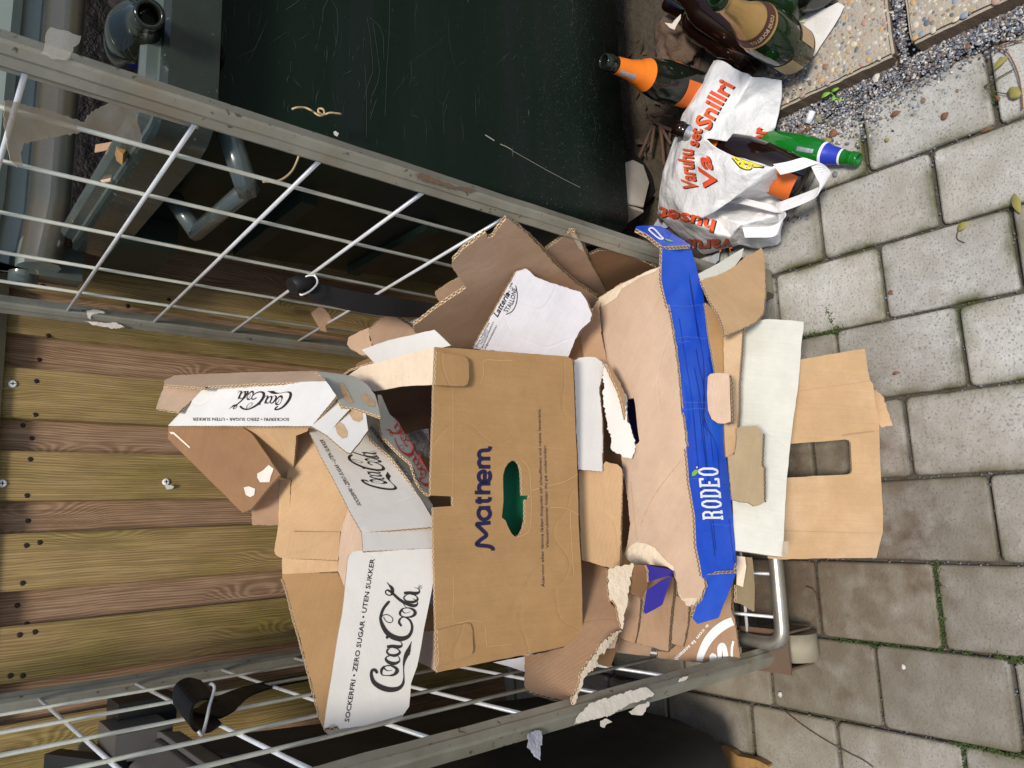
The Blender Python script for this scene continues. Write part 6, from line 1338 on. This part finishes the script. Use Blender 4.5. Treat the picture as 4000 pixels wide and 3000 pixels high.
def bagpoly(pts, m_, off=.0012):
    P = []
    c_ = (sum(p[0] for p in pts)/len(pts), sum(p[1] for p in pts)/len(pts))
    bmx = bmesh.new(); vv = [bmx.verts.new((p[0], p[1], 0)) for p in pts]; f = bmx.faces.new(vv); bmesh.ops.triangulate(bmx, faces=[f])
    for _ in range(3): bmesh.ops.subdivide_edges(bmx, edges=bmx.edges, cuts=1)
    for v_ in bmx.verts: v_.co = bag_surf((v_.co.x, v_.co.y), off)
    bad = [f for f in bmx.faces if max((a_.co-b_.co).length for a_ in f.verts for b_ in f.verts) > .06]
    bmesh.ops.delete(bmx, geom=bad, context='FACES')
    from_bm('print', bmx, m_, bg_)
bagpoly(fD(955, 1310, 1010, 1335, 1100, 1370, 1200, 1405, 1300, 1440, 1290, 1455, 1240, 1450, 1200, 1450, 1175, 1472, 1130, 1472, 1080, 1450, 1045, 1410, 1010, 1365), 'ink', .0012)
bagpoly(fD(968, 1318, 1020, 1345, 1100, 1375, 1200, 1408, 1285, 1440, 1240, 1442, 1195, 1442, 1170, 1462, 1130, 1462, 1088, 1442, 1055, 1405, 1020, 1362), 'yellowink', .0018)
def strip(name, pts, zs_, wv):
    return ribbon(name, [PZ(p, z) for p, z in zip(pts, zs_)], wv, 'bagplastic', bg_, .0012)
strip('handle', [(3035, 662), (3100, 648), (3165, 628), (3190, 640), (3215, 680), (3222, 705), (3200, 745), (3140, 775), (3060, 805), (3030, 818)], [.15, .145, .13, .12, .10, .09, .085, .09, .095, .09],
      [Vector((.011, .004, .004)), Vector((.010, .006, .004)), Vector((.007, .008, .007)), Vector((.004, .010, .008)), Vector((-.004, .010, .008)), Vector((-.008, .008, .006)), Vector((-.011, .003, .006)), Vector((-.012, 0, .005)), Vector((-.012, 0, .004)), Vector((-.012, 0, .004))])
strip('handle', [(2905, 908), (2960, 907), (3010, 905), (3040, 890), (3055, 860), (3052, 830), (3020, 815), (2960, 800), (2900, 785), (2850, 780)], [.12, .11, .10, .10, .10, .10, .105, .11, .115, .10],
      [Vector((.010, 0, .003))]*3+[Vector((.009, -.004, .003)), Vector((.003, -.009, .004)), Vector((-.004, -.009, .004))]+[Vector((-.009, -.003, .004))]*4)
leaf_sheet('paper_scrap', fD(725, 680, 755, 675, 762, 740, 745, 780, 715, 800, 722, 740), [.10, .10, .09], 'whitelabel', 'small white label edge standing between the orange label and the carrier bag', 'label')

# ================================================================== SMALL THINGS ON THE GROUND
bm = bmesh.new(); bmesh.ops.create_icosphere(bm, subdivisions=4, radius=1)
rc = PZ((2655, 175), .05)
for v_ in bm.verts:
    q = v_.co.copy(); v_.co = rc+Vector((q.x*.085, q.y*.06, q.z*.045))*(1+noise.noise(q*2.2)*.35+noise.noise(q*6)*.12)+noise.noise_vector(q*14)*.005
tag(from_bm('rock', bm, 'rock', smooth=True), 'rough rusty brown lump of rock behind the orange necked bottle', 'rock')
sticks = [(fD(320, 1000, 520, 1005), 'uppermost'), (fD(300, 1010, 400, 1085, 525, 1135), 'second'), (fD(395, 1090, 415, 1250, 430, 1435), 'thickest'), (fD(400, 1090, 450, 1180, 490, 1250), 'short'), (fD(345, 1090, 330, 1200, 310, 1330), 'thin'), (fD(330, 1080, 270, 1230, 205, 1380), 'longest')]
lbs = ['uppermost dry brown stick of the tangle, lying level', 'forked brown stick running to the carrier bag', 'thickest brown stick of the tangle pointing at the castor', 'short brown stick between the two thick ones', 'thin straight brown stick inside the tangle', 'longest brown stick reaching toward the black castor wheel']
for (pts_, _), lb in zip(sticks, lbs):
    tag(tube('stick', smooth_path([PZ(p, .045-.004*i) for i, p in enumerate(pts_)], 3), .0042, 'stick', n=7), lb, 'stick', 'dry sticks beside the green bin')
sheet('plastic_scrap', fE(165, 390, 215, 310, 290, 360, 330, 400, 320, 420, 250, 425), [PZ((2555, 880), .02), PZ((2600, 870), .02), PZ((2600, 890), .02)], 'greyfilm', t=.002, edge='greyfilm', label='grey plastic bit behind the blue crate corner', cat='plastic scrap')
leaf_sheet('plastic_piece', fE(780, 810, 830, 760, 940, 700, 925, 800, 880, 850, 800, 845), .02, 'greyfilm', 'bluish grey plastic piece in the shade below the carrier bag', 'plastic scrap')
def leaf(p0, p1, wd, m_, label, z=.004, name='leaf'):
    a_, b_ = PZ(p0, z), PZ(p1, z); d = b_-a_; n = Vector((-d.y, d.x, 0)).normalized()*wd
    vs = []; K = 8
    for i in range(K+1):
        t = i/K; w_ = math.sin(math.pi*min(t*1.02, 1))**.8; c_ = a_+d*t+Vector((0, 0, .003*math.sin(math.pi*t)))
        vs += [c_+n*w_+Vector((0, 0, .002*w_)), c_, c_-n*w_+Vector((0, 0, .002*w_))]
    fs_ = []
    for i in range(K): fs_ += [(3*i, 3*i+1, 3*i+4, 3*i+3), (3*i+1, 3*i+2, 3*i+5, 3*i+4)]
    o = pydata(name, vs, fs_, m_, smooth=True); s2 = o.modifiers.new('t', 'SOLIDIFY'); s2.thickness = .0004
    return tag(o, label, 'leaf')
c30, c31 = cell(3, 0), cell(3, 1)
def two(c_, *a_): return c_(*a_)
leaf(*c30(1055, 1012, 1148, 960), .0045, 'leaf', 'narrow reddish leaf in the middle of the big paver beside the gravel')
leaf(*c30(1835, 1145, 1960, 1100), .003, 'leaf', 'thin rusty leaf lying in the joint right of the big paver')
leaf(*c30(1670, 410, 1770, 405), .0045, 'leaf', 'orange brown leaf on the gravel by the far slab')
leaf(*c30(1945, 610, 2080, 480), .005, 'oliveleaf', 'dry olive winged seed near the right edge stem')
leaf(*c30(320, 1100, 385, 1085), .011, 'leaf', 'round maroon leaf in the dirt beside the pebble slab corner')
leaf(*c30(245, 1130, 320, 1120), .010, 'leaf', 'dark maroon leaf nearest the carrier bag in the gravel')
leaf(*c30(525, 1160, 605, 1150), .008, 'leaf', 'rusty leaf on the blue gravel above the beer bottle')
leaf(*c30(480, 1250, 550, 1200), .007, 'oliveleaf', 'tan curled leaf against the shoulder of the beer bottle')
leaf(*c30(400, 1030, 500, 1015), .006, 'oliveleaf', 'pale tan leaf on the gravel next to the small green cap tube')
leaf(*c30(1215, 680, 1265, 650), .007, 'leaf', 'tan crumpled leaf in the grit below the slab joint')
leaf(*c30(1360, 600, 1400, 560), .005, 'leaf', 'dark red leaf fragment under the bare slab edge')
leaf(*c30(1505, 1040, 1560, 970), .006, 'leaf', 'crumpled brown leaf on the right half of the big paver')
leaf(*c30(1010, 1230, 1050, 1195), .004, 'oliveleaf', 'small tan curled leaf low on the big paver')
leaf(*c30(1970, 870, 2010, 840), .006, 'leaf', 'dark purple leaf bit on the rightmost upper paver')
leaf(*c30(2085, 850, 2190, 760), .012, 'oliveleaf', 'lobed olive green leaf on the wilted stem at the right')
leaf(*c31(1075, 1578, 1145, 1555), .0028, 'leaf', 'short brown bark sliver on the paver right of the lowest board')
leaf(*c31(1640, 340, 1735, 255), .006, 'oliveleaf', 'yellowish dried blossom lying across a paver joint')
leaf(*c31(2125, 10, 2180, 190), .006, 'oliveleaf', 'long dry tan leaf at the right edge of the pavers')
leaf(*c31(1050, 850, 1078, 885), .004, 'leaf', 'tiny rust leaf chip on a mossy paver corner')
sprout = empty('seedling', PZ(c30(640, 865)[0], 0), 'tiny fresh green seedling growing at the foot of the pebble slab', 'plant')
sb = [c30(640, 865)[0], c30(590, 850)[0], c30(545, 800)[0]]
tube('stem', smooth_path([PZ(sb[0], .004), PZ(sb[1], .012), PZ(sb[2], .022)], 3), .0008, 'sprout', sprout, 6)
for a_, b_, w_ in ((c30(545, 800)[0], c30(458, 850)[0], .0045), (c30(548, 795)[0], c30(617, 762)[0], .0045), (c30(590, 850)[0], c30(545, 868)[0], .0042), (c30(610, 860)[0], c30(643, 870)[0], .0035)):
    o = leaf(a_, b_, w_, 'sprout', 'x', z=.022, name='leaf'); o.location = o.location-sprout.location; o.parent = sprout
    for k in ('label', 'category'): del o[k]
tag(tube('stem', smooth_path([PZ(p, .006) for p in c30(2212, 340, 2050, 385, 1960, 410, 2040, 435, 2100, 500, 2160, 640, 2190, 800, 2200, 940)], 4), .0012, 'leaf', n=6), 'wilted thin plant stem bending on the pavers at the right edge', 'stem')
tag(tube('twig', smooth_path([PZ(p, .005) for p in c30(1870, 745, 1960, 690, 2120, 600)], 4), .001, 'stick', n=6), 'fine straight twig by the wilted stem across the paver joint', 'twig')
tag(tube('twig', smooth_path([PZ(p, .005) for p in c30(1870, 745, 1950, 790, 2085, 815)], 4), .0009, 'stick', n=6), 'curved fine twig leading to the olive lobed leaf', 'twig')
tag(tube('twig', smooth_path([PZ(p, .004) for p in cell(3, 3)(110, 1140, 300, 1290, 500, 1420, 700, 1530, 820, 1590, 910, 1655)], 4), .0008, 'stick', n=6), 'long thin brown twig crossing the pavers near the bottom edge', 'twig')
tag(tube('twig', smooth_path([PZ(p, .004) for p in cell(3, 3)(330, 90, 380, 110, 410, 150, 430, 215)], 4), .0012, 'stick', n=6), 'small curled fibre near the trolley castor', 'twig')
tag(tube('twig', smooth_path([PZ(p, .004) for p in cell(3, 1)(1700, 438, 1640, 410, 1632, 370, 1642, 345)], 3), .0008, 'stick', n=6), 'bent stalk of the dried yellow blossom', 'twig')
tag(tube('plastic_tube', [PZ(c30(385, 960)[0], .014), PZ(c30(345, 1065)[0], .010)], .0065, 'whitelabel', n=14), 'small pale green plastic tube in the gravel by the slab corner', 'plastic tube')
for (p, r, lb) in ((c30(950, 1023)[0], .0045, 'round grey pebble at the left of the big paver'), (c30(1340, 868)[0], .0055, 'rough brown pebble high on the big paver'), (c30(1635, 785)[0], .0035, 'dark flat chip at the upper right of the big paver'), (c30(1540, 572)[0], .0085, 'flat grey stone in the grit under the slab joint'),
                  (c30(578, 1505)[0], .0065, 'blue grey chip on the paver below the beer bottle mouth'), (c30(940, 672)[0], .010, 'pink cream stone at the foot of the pebble slab'), (cell(3, 3)(1170, 785)[0], .0045, 'white chip on the paver right of the castor'), (cell(3, 3)(105, 1023)[0], .0055, 'white chip at the joint below the cage foot')):
    bm = bmesh.new(); bmesh.ops.create_icosphere(bm, subdivisions=2, radius=1); c_ = PZ(p, r*.5)
    for v_ in bm.verts: v_.co = c_+Vector((v_.co.x*r, v_.co.y*r*.75, v_.co.z*r*.6))*(1+noise.noise(v_.co*2+c_*90)*.3)
    tag(from_bm('pebble', bm, GM[5] if 'white' in lb or 'cream' in lb else GM[0 if 'grey' in lb else 4]), lb, 'pebble')
rg = random.Random(21)
# dark dry litter on the soil
sp = []
bm = bmesh.new()
for _ in range(150):
    x, y = rg.uniform(.62, 1.15), rg.uniform(.80, 1.2); a_ = rg.random()*6.28; l_, w_ = rg.uniform(.006, .02), rg.uniform(.003, .008); z = .03+rg.random()*.012
    d = Vector((math.cos(a_), math.sin(a_), rg.uniform(-.3, .3)))*l_; n = Vector((-math.sin(a_), math.cos(a_), rg.uniform(-.4, .4)))*w_; c_ = Vector((x, y, z))
    bm.faces.new([bm.verts.new(c_+d), bm.verts.new(c_+n), bm.verts.new(c_-d), bm.verts.new(c_-n)])
M['litter'] = flat('dark_litter', (.055, .032, .02)); o = from_bm('leaf_litter', bm, 'litter'); tag(o, 'dark dry leaf litter on the soil under the green bin', kind='stuff')

# ================================================================== VISIBLE CUT EDGES OF THE BOARDS
def lab(t): return next(o for o in bpy.data.objects if o.get('label', '').startswith(t))
cut_edge(bpy.data.objects['grip_tongue'], [(2850, 1466), (2854, 1500), (2858, 1580), (2860, 1650), (2836, 1658)], (11, 2), .010)
cut_edge(P5, [(2000, 870), (2059, 917), (2172, 1039), (2253, 1112), (2330, 1160)], (9, -9), .012)
cut_edge(P10, [(2246, 909), (2271, 949), (2298, 1012), (2340, 1085), (2371, 1145)], (9, -4), .010)
cut_edge(P7, [(1520, 1222), (1580, 1260), (1645, 1305)], (3, -13), .010)
cut_edge(lab('tan panel with cut corner'), [(2981, 994), (2984, 1030), (2986, 1066), (2990, 1150), (2983, 1220), (2958, 1252), (2900, 1280), (2832, 1308)], (5, 3), .007)
cut_edge(lab('tan board with rounded end'), [(2900, 1284), (2897, 1350), (2893, 1405), (2886, 1500), (2886, 1600), (2878, 1720), (2872, 1762), (2860, 1785)], (9, 1), .009)
cut_edge(lab('dull brown cut tab'), [(2981, 1694), (2977, 1760), (2974, 1816), (2983, 1830), (2983, 1961)], (9, 1), .009)
cut_edge(lo[3], [(2854, 2270), (2857, 2353), (2863, 2410), (2876, 2484), (2888, 2590)], (8, 0), .008)
cut_edge(lo[0], [(2504, 2340), (2502, 2371), (2496, 2425), (2491, 2461), (2479, 2512)], (8, 1), .008)
cut_edge(lo[1], [(2634, 2260), (2633, 2317), (2625, 2380), (2618, 2461), (2613, 2542)], (9, 1), .008)
cut_edge(lo[2], [(2693, 2353), (2688, 2425), (2679, 2484), (2668, 2524)], (8, 1), .008)
cut_edge(lab('tan cardboard panel between'), [(2428, 1850), (2427, 1884), (2424, 2000), (2420, 2224)], (7, 0), .007)
cut_edge(lab('clean white board sheet'), [(2357, 1440), (2345, 1500), (2340, 1515), (2350, 1620), (2352, 1700), (2350, 1840)], (6, 0), .007)
cut_edge(bpy.data.objects['blue_side'], [(2584, 1039), (2583, 1093), (2590, 1130), (2606, 1202), (2633, 1360), (2651, 1500), (2664, 1613), (2678, 1681), (2692, 1884), (2714, 2020), (2719, 2133), (2733, 2199), (2742, 2250)], (-9, 1), .010)
cut_edge(bpy.data.objects['side_end'], [(2751, 2290), (2738, 2330), (2722, 2370), (2708, 2412)], (-14, 0), .012)
cut_edge(ce, [(2565, 944), (2530, 915), (2484, 892)], (-6, 8), .010)
cut_edge(bpy.data.objects['back_panel'], [(1271, 2850), (1241, 2774), (1214, 2665), (1181, 2539), (1145, 2412), (1121, 2316), (1102, 2262)], (-6, 2), .006)
cut_edge(lab('wide brown board leaning'), [(2416, 2400), (2420, 2450), (2399, 2477), (2358, 2512), (2317, 2552), (2281, 2611), (2259, 2688), (2247, 2734)], (8, 5), .010)
cut_edge(LB, [(2158, 1107), (2220, 1125), (2267, 1139), (2289, 1170), (2312, 1225), (2307, 1252), (2271, 1283), (2250, 1320)], (6, 1), .006)
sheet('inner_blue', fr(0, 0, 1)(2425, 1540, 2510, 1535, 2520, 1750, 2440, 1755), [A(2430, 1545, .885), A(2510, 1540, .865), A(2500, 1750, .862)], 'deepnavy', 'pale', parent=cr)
